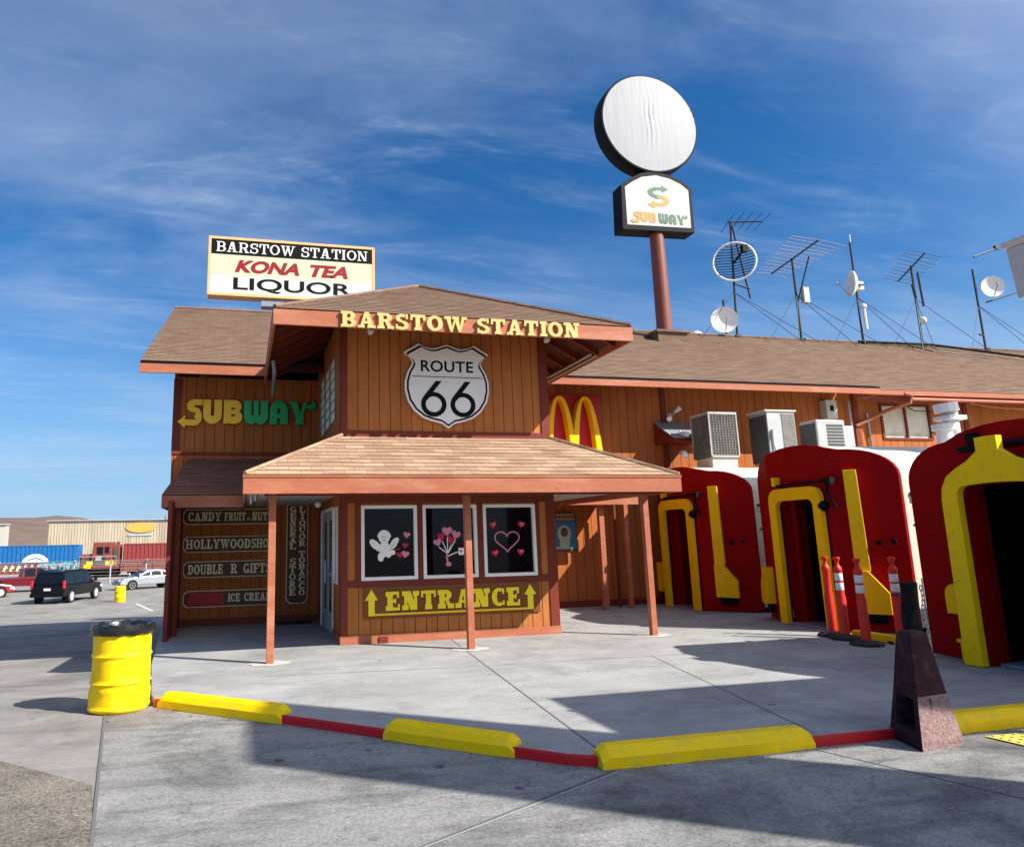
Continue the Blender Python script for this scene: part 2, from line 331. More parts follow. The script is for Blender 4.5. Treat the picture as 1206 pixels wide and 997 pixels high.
def slab_glyph(ch, s=.2, h=.14, t=.12):
    """slab serif capital on a unit height: stem s, slab h, thin stroke t -> (width, list of polygons)"""
    e = .09
    def stem(x, lo=1, hi=1, a=e, b=e):
        o = [rc(x, 0, x + s, 1)]
        if lo: o.append(rc(x - a, 0, x + s + b, h))
        if hi: o.append(rc(x - a, 1 - h, x + s + b, 1))
        return o
    if ch == ' ': return .38, []
    if ch == 'A': return .96, [[(.1, 0), (.1 + t, 0), (.53, 1), (.36, 1)], [(.62, 0), (.62 + s, 0), (.6, 1), (.38, 1)], rc(.25, .27, .7, .27 + t * .9), rc(0, 0, .36, h), rc(.52, 0, .96, h)]
    if ch == 'B': return .82, stem(.09, b=.02) + [rc(.25, 1 - t, .5, 1), rc(.25, .5 - t / 2, .5, .5 + t / 2), rc(.25, 0, .5, t)] + arcs(.46, .725, .32, .275, -90, 90, s, t) + arcs(.46, .27, .36, .27, -90, 90, s, t)
    if ch == 'C': return .78, arcs(.42, .5, .42, .5, 52, 308, s, t, 18) + [rc(.62, .66, .74, .96), rc(.62, .06, .74, .3)]
    if ch == 'D': return .86, stem(.09, b=.02) + [rc(.25, 1 - t, .42, 1), rc(.25, 0, .42, t)] + arcs(.4, .5, .44, .5, -90, 90, s, t, 14)
    if ch == 'E': return .8, stem(.09, b=.02) + [rc(.25, 1 - t, .74, 1), rc(.25, .5 - t / 2, .55, .5 + t / 2), rc(.25, 0, .78, t), rc(.62, 1 - .34, .74, 1), rc(.66, 0, .78, .34), rc(.5, .36, .58, .64)]
    if ch == 'F': return .76, stem(.09) + [rc(.25, 1 - t, .74, 1), rc(.25, .5 - t / 2, .55, .5 + t / 2), rc(.62, 1 - .34, .74, 1), rc(.5, .36, .58, .64)]
    if ch == 'G': return .86, arcs(.42, .5, .42, .5, 52, 330, s, t, 18) + [rc(.62, .66, .74, .96), rc(.6, .06, .6 + s, .42), rc(.48, .42 - h, .88, .42)]
    if ch == 'H': return .98, stem(.09) + stem(.98 - .09 - s) + [rc(.2, .5 - t / 2, .78, .5 + t / 2)]
    if ch == 'I': return .4, stem(.1)
    if ch == 'L': return .76, stem(.09) + [rc(.25, 0, .74, t), rc(.62, 0, .74, .38)]
    if ch == 'M': return 1.16, [rc(.1, 0, .1 + t, 1), rc(1.16 - .1 - s, 0, 1.06, 1), [(.1, 1), (.1 + s * 1.2, 1), (.64, .1), (.5, .1)], [(.5, .1), (.62, .1), (.98, 1), (.86, 1)], rc(0, 0, .34, h), rc(.76, 0, 1.16, h), rc(0, 1 - h, .22, 1), rc(.95, 1 - h, 1.16, 1)]
    if ch == 'N': return .96, [rc(.12, 0, .12 + t, 1), rc(.84 - t, 0, .84, 1), [(.1, 1), (.1 + s * 1.25, 1), (.84, 0), (.84 - s * 1.25, 0)], rc(0, 0, .36, h), rc(0, 1 - h, .2, 1), rc(.6, 1 - h, .96, 1)]
    if ch == 'O': return .9, arcs(.45, .5, .45, .5, 0, 360, s, t, 24)
    if ch == 'P': return .8, stem(.09, b=.12) + [rc(.25, 1 - t, .48, 1), rc(.25, .42, .48, .42 + t)] + arcs(.46, .71, .34, .29, -90, 90, s, t)
    if ch == 'Q': return .9, arcs(.45, .5, .45, .5, 0, 360, s, t, 24) + [[(.42, .3), (.56, .3), (.92, -.12), (.7, -.12)]]
    if ch == 'R': return .9, stem(.09, b=.06) + [rc(.25, 1 - t, .48, 1), rc(.25, .44, .48, .44 + t)] + arcs(.46, .72, .34, .28, -90, 90, s, t) + [[(.42, .46), (.62, .46), (.82, 0), (.6, 0)], rc(.56, 0, .92, h)]
    if ch == 'S': return .74, arcs(.37, .73, .35, .27, 30, 270, s * .95, t, 14) + arcs(.37, .27, .37, .29, -150, 90, s * .95, t, 14) + [rc(.58, .68, .69, .98), rc(.02, .02, .13, .32)]
    if ch == 'T': return .84, [rc(.42 - s / 2, 0, .42 + s / 2, 1), rc(.22, 0, .62, h), rc(0, 1 - t, .84, 1), rc(0, 1 - .36, .12, 1), rc(.72, 1 - .36, .84, 1)]
    if ch == 'U': return .92, [rc(.09, .3, .09 + s, 1), rc(.83 - t, .3, .83, 1), rc(0, 1 - h, .38, 1), rc(.6, 1 - h, .92, 1)] + arcs(.46, .34, .37, .36, 180, 360, s * .8, t, 12)
    if ch == 'W': return 1.3, [[(.08, 1), (.08 + s, 1), (.46, 0), (.34, 0)], [(.34, 0), (.44, 0), (.74, 1), (.62, 1)], [(.54, 1), (.54 + s, 1), (.94, 0), (.82, 0)], [(.82, 0), (.92, 0), (1.2, 1), (1.2 - t, 1)], rc(0, 1 - h, .38, 1), rc(.46, 1 - h, .84, 1), rc(1, 1 - h, 1.3, 1)]
    if ch == 'Y': return .92, [[(.06, 1), (.06 + s, 1), (.56, .42), (.36, .42)], [(.74, 1), (.74 + t, 1), (.56, .42), (.4, .42)], rc(.46 - s / 2, 0, .46 + s / 2, .46), rc(.24, 0, .68, h), rc(-.02, 1 - h, .36, 1), rc(.6, 1 - h, .94, 1)]
    if ch == '&': return .5, arcs(.27, .27, .25, .27, 40, 320, .12, .09, 12) + [rc(.3, .22, .5, .3)]
    return .5, []
def set_glyphs(items, x0, x1, z0, z1, y, d, mbs=None, one=None):
    """items: list of (width, polygons) set side by side and stretched to x0..x1; one mesh for all or one per letter"""
    gap = .1; tot = sum(w for w, _ in items) + gap * (len(items) - 1); sx = (x1 - x0) / tot; x = x0; out = []
    for w, pol in items:
        mb = one or MB()
        for k, p in enumerate(pol): mb.plate([(x + a * sx, z0 + b * (z1 - z0)) for a, b in p], y, d + k * .00025)
        if pol: out.append(mb)
        x += (w + gap) * sx
    return out
def slab_text(text, x0, x1, z0, z1, y, d, s=.2, h=.14, t=.12, split=False):
    it = [slab_glyph(c, s, h, t) for c in text]
    if split: return set_glyphs(it, x0, x1, z0, z1, y, d)
    mb = MB(); set_glyphs(it, x0, x1, z0, z1, y, d, one=mb); return mb
def chunky(ch):
    """heavy rounded sandwich-shop capitals"""
    s, t = .41, .32
    if ch == 'S': return .98, arcs(.62, .72, .4, .28, 90, 268, s, t, 12) + [rc(.6, .76, 1.04, 1), [(.6, .44), (.6, .66), (.72, .66), (.72, .44)]] + arcs(.68, .28, .34, .38, -90, 88, s, t, 12) + [rc(.1, -.1, .7, .14), [(-.24, .05), (.14, .32), (.14, -.22)]]
    if ch == 'U': return 1.0, [rc(0, .36, s, 1), rc(1 - s, .36, 1, 1)] + arcs(.5, .38, .5, .4, 180, 360, s, t, 14)
    if ch == 'B': return 1.0, [rc(0, 0, s, 1), rc(.2, 1 - t, .62, 1), rc(.2, .4, .64, .6), rc(.2, 0, .64, t)] + arcs(.6, .73, .36, .27, -90, 90, s, t * .9) + arcs(.62, .28, .4, .28, -90, 90, s, t * .9)
    if ch == 'W': return 1.32, [rc(0, .34, s, 1), rc(.53, .3, .53 + .26, 1), rc(1.32 - s, .34, 1.32, 1)] + arcs(.395, .36, .395, .38, 180, 360, s, t, 12) + arcs(.925, .36, .395, .38, 180, 360, s, t, 12)
    if ch == 'A': return 1.0, [rc(0, 0, s, .62), rc(1 - s, 0, 1, .62), rc(.2, .26, .8, .46)] + arcs(.5, .56, .5, .46, 0, 180, s, t, 14)
    if ch == 'Y': return 1.06, [[(0, 1), (s, 1), (.66, .34), (.38, .34)], [(.5, .3), (.72, .36), (1.06, 1.06), (.76, .9)], rc(.38, 0, .38 + s, .42), [(.84, .72), (1.02, .86), (1.44, .9), (1.4, .68)], [(1.12, .58), (1.32, 1.08), (1.56, .84)]]
    return .5, []

# ------------------------------------------------------------------ helpers for buildings
def siding(mb, gr, axis, a0, a1, z0, z1, pos, face=-1, w=.2, th=.012, gap=.012, holes=()):
    """grooved plywood siding: boards in mb, dark groove backing in gr. axis 'x': wall runs along X at y=pos"""
    def put(m, u0, u1, v0, v1, d0, d1):
        if u1 - u0 < .002 or v1 - v0 < .002: return
        p, q = sorted((pos + face * d0, pos + face * d1))
        m.box(u0, u1, p, q, v0, v1) if axis == 'x' else m.box(p, q, u0, u1, v0, v1)
    def cells(u0, u1):
        vs = [(z0, z1)]
        for (h0, h1, k0, k1) in holes:
            if u0 < h1 - 1e-4 and u1 > h0 + 1e-4:
                nv = []
                for a, b in vs:
                    if k1 <= a or k0 >= b: nv.append((a, b)); continue
                    if k0 > a: nv.append((a, k0))
                    if k1 < b: nv.append((k1, b))
                vs = nv
        return vs
    cuts = sorted({a0, a1, *[h for H in holes for h in H[:2] if a0 < h < a1]})
    for c0, c1 in zip(cuts, cuts[1:]):
        for a, b in cells(c0, c1): put(gr, c0, c1, a, b, -.06, 0)
        k = math.floor(c0 / w)
        while k * w < c1:
            u0, u1 = max(c0, k * w + gap / 2), min(c1, (k + 1) * w - gap / 2)
            if u1 > u0:
                for a, b in cells(u0, u1): put(mb, u0, u1, a, b, .0005, th)
            k += 1
def courses(mb, bl, br, tr, tl, c=.14, lift=.011, th=.0):
    """shingle courses laid on a roof quad given bottom-left, bottom-right, top-right, top-left"""
    bl, br, tr, tl = map(Vector, (bl, br, tr, tl))
    nrm = (br - bl).cross(tl - bl)
    if nrm.length < 1e-6: nrm = (br - bl).cross(tr - bl)
    nrm.normalize(); ex = (br - bl).normalized(); up = nrm.cross(ex)
    H = (tl - bl).dot(up); n = max(1, round(H / c))
    for k in range(n):
        f0, f1 = k / n, (k + 1) / n
        a, b = bl.lerp(tl, f0), br.lerp(tr, f0); d, e = bl.lerp(tl, f1), br.lerp(tr, f1)
        lo = nrm * lift; hi = nrm * .001
        U = lambda p: (p - bl).dot(ex) + 3.7 * 0
        v0, v1 = k * .14 + .002, (k + 1) * .14 - .002
        mb.face([a + lo, b + lo, e + hi, d + hi], [(U(a), v0), (U(b), v0), (U(e), v1), (U(d), v1)])
        mb.face([a + hi * .5, b + hi * .5, b + lo, a + lo], [(U(a), v0), (U(b), v0), (U(b), v0 + .003), (U(a), v0 + .003)])

# ================================================================== CAMERA, SKY, SUN
cam_d = bpy.data.cameras.new('camera'); cam = bpy.data.objects.new('camera', cam_d); COL.objects.link(cam); scene.camera = cam
cam_d.sensor_width = 36; cam_d.lens = 861.55 / 1206 * 36; cam_d.shift_x = .0896; cam_d.shift_y = -.0233; cam_d.clip_start = .05; cam_d.clip_end = 5000
CR = ((0.97222, -0.23322, -0.01994), (0.02473, 0.18704, -0.98204), (0.23277, 0.95426, 0.18761))
cam.matrix_world = Matrix(((CR[0][0], -CR[1][0], -CR[2][0], 0), (CR[0][1], -CR[1][1], -CR[2][1], 0), (CR[0][2], -CR[1][2], -CR[2][2], 1.6), (0, 0, 0, 1)))
SUN_EL, SUN_AZ = 37.8, 128.8       # azimuth clockwise from +Y
w = bpy.data.worlds.new('World'); scene.world = w; w.use_nodes = True
nt = w.node_tree; N = nt.nodes; L = nt.links; bg = N['Background']
sk = N.new('ShaderNodeTexSky'); sk.sky_type = 'NISHITA'; sk.sun_disc = False; sk.sun_elevation = R(SUN_EL); sk.sun_rotation = R(SUN_AZ)
sk.altitude = 650; sk.air_density = 1.0; sk.dust_density = .15; sk.ozone_density = 3.0
hs = N.new('ShaderNodeHueSaturation'); hs.inputs['Saturation'].default_value = 1.34; hs.inputs['Hue'].default_value = .504; hs.inputs['Value'].default_value = .74; L.new(sk.outputs[0], hs.inputs['Color'])
tc = N.new('ShaderNodeTexCoord'); sp = N.new('ShaderNodeSeparateXYZ'); L.new(tc.outputs['Generated'], sp.inputs[0])
def wm(op, a, b=None):
    n = N.new('ShaderNodeMath'); n.operation = op
    for k, v in ((0, a), (1, b)):
        if v is None: continue
        if isinstance(v, (int, float)): n.inputs[k].default_value = v
        else: L.new(v, n.inputs[k])
    return n.outputs[0]
zz = wm('ADD', wm('MAXIMUM', sp.outputs['Z'], 0), .12)
cx = N.new('ShaderNodeCombineXYZ'); L.new(wm('DIVIDE', sp.outputs['X'], zz), cx.inputs[0]); L.new(wm('DIVIDE', sp.outputs['Y'], zz), cx.inputs[1])
def cloud(scale, stretch, rot, lo, hi, detail=8, rough=.6, dist=.6, off=0):
    mp = N.new('ShaderNodeMapping'); mp.inputs['Scale'].default_value = stretch; mp.inputs['Rotation'].default_value = (0, 0, R(rot)); mp.inputs['Location'].default_value = (off, off * .7, 0)
    L.new(cx.outputs[0], mp.inputs['Vector'])
    n = N.new('ShaderNodeTexNoise'); n.inputs['Scale'].default_value = scale; n.inputs['Detail'].default_value = detail; n.inputs['Roughness'].default_value = rough; n.inputs['Distortion'].default_value = dist
    L.new(mp.outputs[0], n.inputs['Vector'])
    r = N.new('ShaderNodeMapRange'); r.interpolation_type = 'SMOOTHSTEP'; r.inputs['From Min'].default_value = lo; r.inputs['From Max'].default_value = hi; L.new(n.outputs['Fac'], r.inputs['Value'])
    return r.outputs['Result']
c_big = cloud(.75, (1, 1.8, 1), 20, .36, .74, 7, .58, .6, 3.1)
c_wisp = cloud(1.5, (.7, 2.3, 1), 14, .44, .8, 10, .66, 1.1, 8.3)
c_fine = cloud(4.5, (.8, 2.6, 1), 24, .4, .8, 8, .65, .8, 1.7)
cl = wm('ADD', wm('MULTIPLY', c_big, .34), wm('MULTIPLY', wm('MULTIPLY', c_wisp, wm('ADD', wm('MULTIPLY', c_fine, .8), .3)), .5))
cl = wm('MINIMUM', cl, .8)
lowf = N.new('ShaderNodeMapRange'); lowf.interpolation_type = 'SMOOTHSTEP'; lowf.inputs['From Min'].default_value = -.05; lowf.inputs['From Max'].default_value = .34; lowf.inputs['To Min'].default_value = .9; lowf.inputs['To Max'].default_value = 0; L.new(sp.outputs['Z'], lowf.inputs['Value'])
hz = N.new('ShaderNodeMix'); hz.data_type = 'RGBA'; hz.inputs['B'].default_value = (1.3, 2.55, 4.3, 1); L.new(lowf.outputs['Result'], hz.inputs['Factor']); L.new(hs.outputs[0], hz.inputs['A'])
mx = N.new('ShaderNodeMix'); mx.data_type = 'RGBA'; mx.inputs['B'].default_value = (3.0, 3.7, 4.9, 1)
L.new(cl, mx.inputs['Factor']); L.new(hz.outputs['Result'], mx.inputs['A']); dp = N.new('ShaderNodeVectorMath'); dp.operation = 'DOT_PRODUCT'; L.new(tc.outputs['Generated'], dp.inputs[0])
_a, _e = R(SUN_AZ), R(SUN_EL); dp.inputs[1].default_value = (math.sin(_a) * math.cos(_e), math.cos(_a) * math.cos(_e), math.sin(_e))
au = N.new('ShaderNodeMapRange'); au.interpolation_type = 'SMOOTHSTEP'; au.inputs['From Min'].default_value = .3; au.inputs['From Max'].default_value = 1.0; au.inputs['To Max'].default_value = .5; L.new(dp.outputs['Value'], au.inputs['Value'])  # extra bright veil around the sun, added as fill for shaded walls
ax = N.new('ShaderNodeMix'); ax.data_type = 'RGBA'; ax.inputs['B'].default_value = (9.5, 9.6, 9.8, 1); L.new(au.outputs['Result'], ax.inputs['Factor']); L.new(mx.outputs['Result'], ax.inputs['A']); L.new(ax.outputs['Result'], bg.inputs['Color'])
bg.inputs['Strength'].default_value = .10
sd = bpy.data.lights.new('sun', 'SUN'); sd.energy = 4.8; sd.angle = R(.5); sd.color = (1, .93, .83)
so = bpy.data.objects.new('sun', sd); COL.objects.link(so)
a, e = R(SUN_AZ), R(SUN_EL); sv = Vector((math.sin(a) * math.cos(e), math.cos(a) * math.cos(e), math.sin(e)))
so.rotation_euler = sv.to_track_quat('Z', 'Y').to_euler(); so.location = (20, -16, 30)
scene.view_settings.view_transform = 'Standard'; scene.view_settings.look = 'None'; scene.view_settings.exposure = .9; scene.view_settings.gamma = 1
scene.view_settings.use_curve_mapping = False

# ================================================================== GROUND
LOT = -.078
def gz(y):
    pts = ((-1e4, LOT), (9.2, LOT), (14, -.3), (40, -1.72), (80, -1.74), (1e4, -1.9))
    for (a, za), (b, zb) in zip(pts, pts[1:]):
        if y <= b: return za + (zb - za) * (y - a) / (b - a)
mb = MB(); ys = [-250, -60, -20, 0, 9.2, 11, 14, 20, 30, 40, 60, 80, 110, 200, 400, 900, 2500]
mb.grid([[(x, y, gz(y)) for x in (-2500, -400, -80, -30, -10, 0, 15, 50, 200, 1500)] for y in ys])
struct('parking_lot', mb, M['lot'])
mb = MB(); mb.face([(x, y, LOT + .004) for x, y in ((-.70, -8), (-.79, 4.9), (-.99, 6.04), (-1.9, 7.0), (-6, 8.9), (-14, 9.1), (-40, 9.1), (-40, -8))][::-1]); struct('asphalt', mb, M['asphalt'])
mb = MB(); mb.face([(-.70, -8, LOT + .004), (30, -8, LOT + .004), (30, 5.45, LOT + .004), (2.7, 5.45, LOT + .004), (.42, 7.7, LOT + .004), (-.95, 8.95, LOT + .004), (-1.36, 8.7, LOT + .004), (-.79, 4.9, LOT + .004)]); struct('concrete_apron', mb, M['apron'])
PLZ = [(-.85, 8.62), (.41, 7.44), (2.12, 5.74), (2.4, 5.46), (2.62, 5.34), (2.9, 5.3), (34, 5.42), (34, 26), (-1.75, 26), (-1.61, 17.45), (-1.16, 11.06), (-.92, 8.9)]
mb = MB(); mb.slab(PLZ, -2.2, 0); struct('walkway', mb, M['plaza'], bevel=.012)
mb = MB()
def kerb_strip(pts, t=.004):
    for (x0, y0), (x1, y1) in zip(pts, pts[1:]):
        d = Vector((y1 - y0, -(x1 - x0), 0)).normalized() * t
        if d.y > 0 and abs(d.y) > abs(d.x): d = -d
        a0, a1 = Vector((x0, y0, 0)) + d, Vector((x1, y1, 0)) + d
        mb.face([(a0.x, a0.y, LOT + .001), (a1.x, a1.y, LOT + .001), (a1.x, a1.y, -.01), (a0.x, a0.y, -.01)])
        i = -d.normalized() * .022
        mb.face([(a0.x, a0.y, -.01), (a1.x, a1.y, -.01), (a1.x + i.x * .3, a1.y + i.y * .3, .004), (a0.x + i.x * .3, a0.y + i.y * .3, .004)])
        mb.face([(a0.x + i.x * .3, a0.y + i.y * .3, .004), (a1.x + i.x * .3, a1.y + i.y * .3, .004), (a1.x + i.x, a1.y + i.y, .004), (a0.x + i.x, a0.y + i.y, .004)])
kerb_strip([(-.85, 8.62), (.41, 7.44), (2.12, 5.74), (2.4, 5.46), (2.62, 5.34), (2.9, 5.3), (12, 5.336)])
struct('red_kerb', mb, M['redpaint'])
mb = MB(); jw = .012
def joint(a, b, z=.003, wd=.014):
    d = Vector((b[0] - a[0], b[1] - a[1], 0)).normalized(); n = Vector((-d.y, d.x, 0)) * wd / 2
    A, B = Vector((a[0], a[1], z)), Vector((b[0], b[1], z)); mb.face([A - n, B - n, B + n, A + n])
joint((3.34, 11.9), (2.68, 5.45), wd=.016); joint((5.4, 9.3), (4.55, 5.4), wd=.01); joint((2.82, 9.36), (9.3, 9.2), wd=.01); joint((-1, 13), (1.5, 12.9), wd=.01)
struct('walkway_joint', mb, M['joint'])
mb = MB(); joint((.3, 9.6), (2.85, 9.35), wd=.03); joint((2.69, 5.2), (.6, 4.1), LOT + .0075, .016); struct('pale_joint', mb, M['jointlight'])
mb = MB(); joint((-1.33, 8.6), (-.79, 4.9), LOT + .0075, .022); joint((-.79, 4.9), (-.7, 0), LOT + .0075, .03); joint((2.69, 5.25), (.62, 4.12), LOT + .009, .012); joint((4.4, 5.25), (5.8, 1), LOT + .0075, .014); struct('apron_joint', mb, M['joint'])
# pale footings round the porch posts
POSTS = [(.41, 10.55), (3.33, 10.8), (6.54, 11.15)]
mb = MB()
for px, py in POSTS:
    mb.face([(px + r_ * math.cos(t), py + r_ * .8 * math.sin(t), .004) for t, r_ in [(k * math.pi / 8, .28 + .05 * math.sin(k * 2.7)) for k in range(16)]])
struct('post_footing', mb, M['footing'])
mb = MB()
for k in (1, 4): mb.face([(-16 + k * 2.9, 41, gz(41) + .004), (-15.88 + k * 2.9, 41, gz(41) + .004), (-15.88 + k * 2.9 - 1.5, 46.5, gz(46.5) + .004), (-16 + k * 2.9 - 1.5, 46.5, gz(46.5) + .004)])
mb.face([(-30, 38.2, gz(38.2) + .006), (-5, 38.2, gz(38.2) + .006), (-5, 38.38, gz(38.38) + .006), (-30, 38.38, gz(38.38) + .006)])
struct('road_marking', mb, M['linepaint'])
mb = MB(); mb.face([(-300, 80.5, -1.71), (300, 80.5, -1.71), (300, 104, -1.71), (-300, 104, -1.71)]); struct('rail_bed', mb, M['ballast'])

# ================================================================== STATION BUILDING
bld = thing('station_building', 'brown wood sided roadside station building with shingled hip roof, covered porch and long wing', 'building', (3.4, 13, 0))
def part(name, mb, m, **k): return obj(name, mb, m, bld, **k)
WINS = [(1.88, 2.815), (2.91, 3.85), (3.96, 4.905)]; WZ = (.968, 2.165)
# --- entrance front wall
a, g = MB(), MB()
siding(a, g, 'x', 1.57, 5.25, 0, 5.42, 11.97, -1, .184, holes=[(x0, x1, *WZ) for x0, x1 in WINS])
wl = part('wall', a, M['siding']); obj('backing', g, M['groove'], wl)
a, g = MB(), MB(); siding(a, g, 'y', 11.97, 15.75, 0, 5.42, 1.57, -1, .2, holes=[(13.05, 14.92, 0, 2.17), (12.38, 12.93, .9, 2.17), (12.62, 15.18, 3.7, 4.88)])
wl = part('wall', a, M['siding_dark']); obj('backing', g, M['groove'], wl)
a, g = MB(), MB(); siding(a, g, 'y', 11.97, 16.15, 0, 5.42, 5.25, 1, .2)
wl = part('wall', a, M['siding_dark']); obj('backing', g, M['groove'], wl)
# --- long wing and store walls
a, g = MB(), MB(); siding(a, g, 'x', -1.43, 1.57, 0, 5.05, 15.75, -1, .2)
wl = part('wall', a, M['siding_dark']); obj('backing', g, M['groove'], wl)
a, g = MB(), MB(); siding(a, g, 'x', 5.25, 45, 0, 5.3, 16.15, -1, .23, holes=[(16.85, 18.4, 4.05, 4.93)])
wl = part('wall', a, M['siding_dark']); obj('backing', g, M['groove'], wl)
a, g = MB(), MB(); siding(a, g, 'y', 15.75, 25.6, -1.8, 5.1, -1.43, -1, .25)
wl = part('wall', a, M['siding_dark']); obj('backing', g, M['groove'], wl)
mb = MB(); mb.box(-1.36, 44.9, 25.4, 25.6, -1.8, 5.1); mb.box(44.8, 45, 16.3, 25.4, -1.8, 5.1)
mb.hexa([(-1.44, 15.6, 5.1), (-1.36, 15.6, 5.1), (-1.36, 25.7, 5.1), (-1.44, 25.7, 5.1)], [(-1.44, 20.6, 7.8), (-1.36, 20.6, 7.8), (-1.36, 20.8, 7.8), (-1.44, 20.8, 7.8)])
part('wall', mb, M['siding_dark'])
# --- trim
mb = MB(); y1, y0 = 11.958, 11.935
for x0, x1 in ((1.55, 1.66), (5.11, 5.27)): mb.box(x0, x1, y0, y1, .0, 5.4)
for x0, x1 in ((1.785, 1.88), (2.815, 2.91), (3.85, 3.96), (4.905, 4.985)): mb.box(x0, x1, y0 + .003, y1, .97, 2.2)
mb.box(1.66, 5.11, y0 + .002, y1, 2.2, 2.31); mb.box(1.66, 5.11, y0 - .002, y1, .865, .967)
mb.box(1.548, 1.558, 11.94, 12.08, 0, 5.4); mb.box(1.66, 5.11, y0 + .004, y1, 3.28, 3.4)
part('wall_trim', mb, M['darktrim'], bevel=.004)
mb = MB(); mb.box(1.54, 5.28, 11.925, 11.935, .0, .13); mb.box(1.535, 1.548, 11.925, 13.0, 0, .13); part('base_board', mb, M['trim'], bevel=.003)
mb = MB(); mb.box(-1.2, 1.55, 15.705, 15.737, 0, .14); mb.box(5.3, 10.2, 16.105, 16.137, 0, .14); mb.box(-1.45, -1.3, 15.71, 15.738, 3.42, 5.0); mb.box(-1.3, 1.4, 15.715, 15.738, 3.4, 3.47); part('base_board', mb, M['darktrim'])
mb = MB(); mb.box(-1.25, -1.18, 13.45, 15.735, 0, 2.35); mb.box(-1.18, -1.09, 14.2, 14.32, 0, 2.35); mb.box(-1.18, -1.165, 14.32, 15.736, .0, 2.35); part('screen_wall', mb, M['darktrim'], bevel=.006)
mb = MB()
for x in (10.12, 15.9, 19.6, 26, 30, 35): part('batten', MB().box(x, x + .14, 16.1, 16.137, 2.5, 5.2), M['darktrim'])
# --- front windows with their holiday decals
def heart(mb, cx, cz, s, y, d, rot=0, squash=1.0):
    P = []
    for k in range(28):
        t = 2 * math.pi * k / 28; hx = 16 * math.sin(t) ** 3 / 17; hz = (13 * math.cos(t) - 5 * math.cos(2 * t) - 2 * math.cos(3 * t) - math.cos(4 * t)) / 17
        c, s_ = math.cos(rot), math.sin(rot); P.append((cx + s * (hx * c - hz * s_) * squash, cz + s * (hx * s_ + hz * c)))
    return mb.plate(P, y, d)
def blob(mb, cx, cz, rx, rz, y, d, rot=0, n=16):
    c, s_ = math.cos(rot), math.sin(rot)
    return mb.plate([(cx + rx * math.cos(t) * c - rz * math.sin(t) * s_, cz + rx * math.cos(t) * s_ + rz * math.sin(t) * c) for t in [2 * math.pi * k / n for k in range(n)]], y, d)
def strip(mb, pts, wd, y, d):
    for k, (p, q) in enumerate(zip(pts, pts[1:])):
        p, q = Vector((p[0], p[1])), Vector((q[0], q[1])); dr = (q - p).normalized(); n = Vector((-dr.y, dr.x)) * wd / 2
        mb.plate([tuple(p - n), tuple(q + dr * wd * .2 - n), tuple(q + dr * wd * .2 + n), tuple(p + n)], y, d + k * .0002)
YP = 11.985
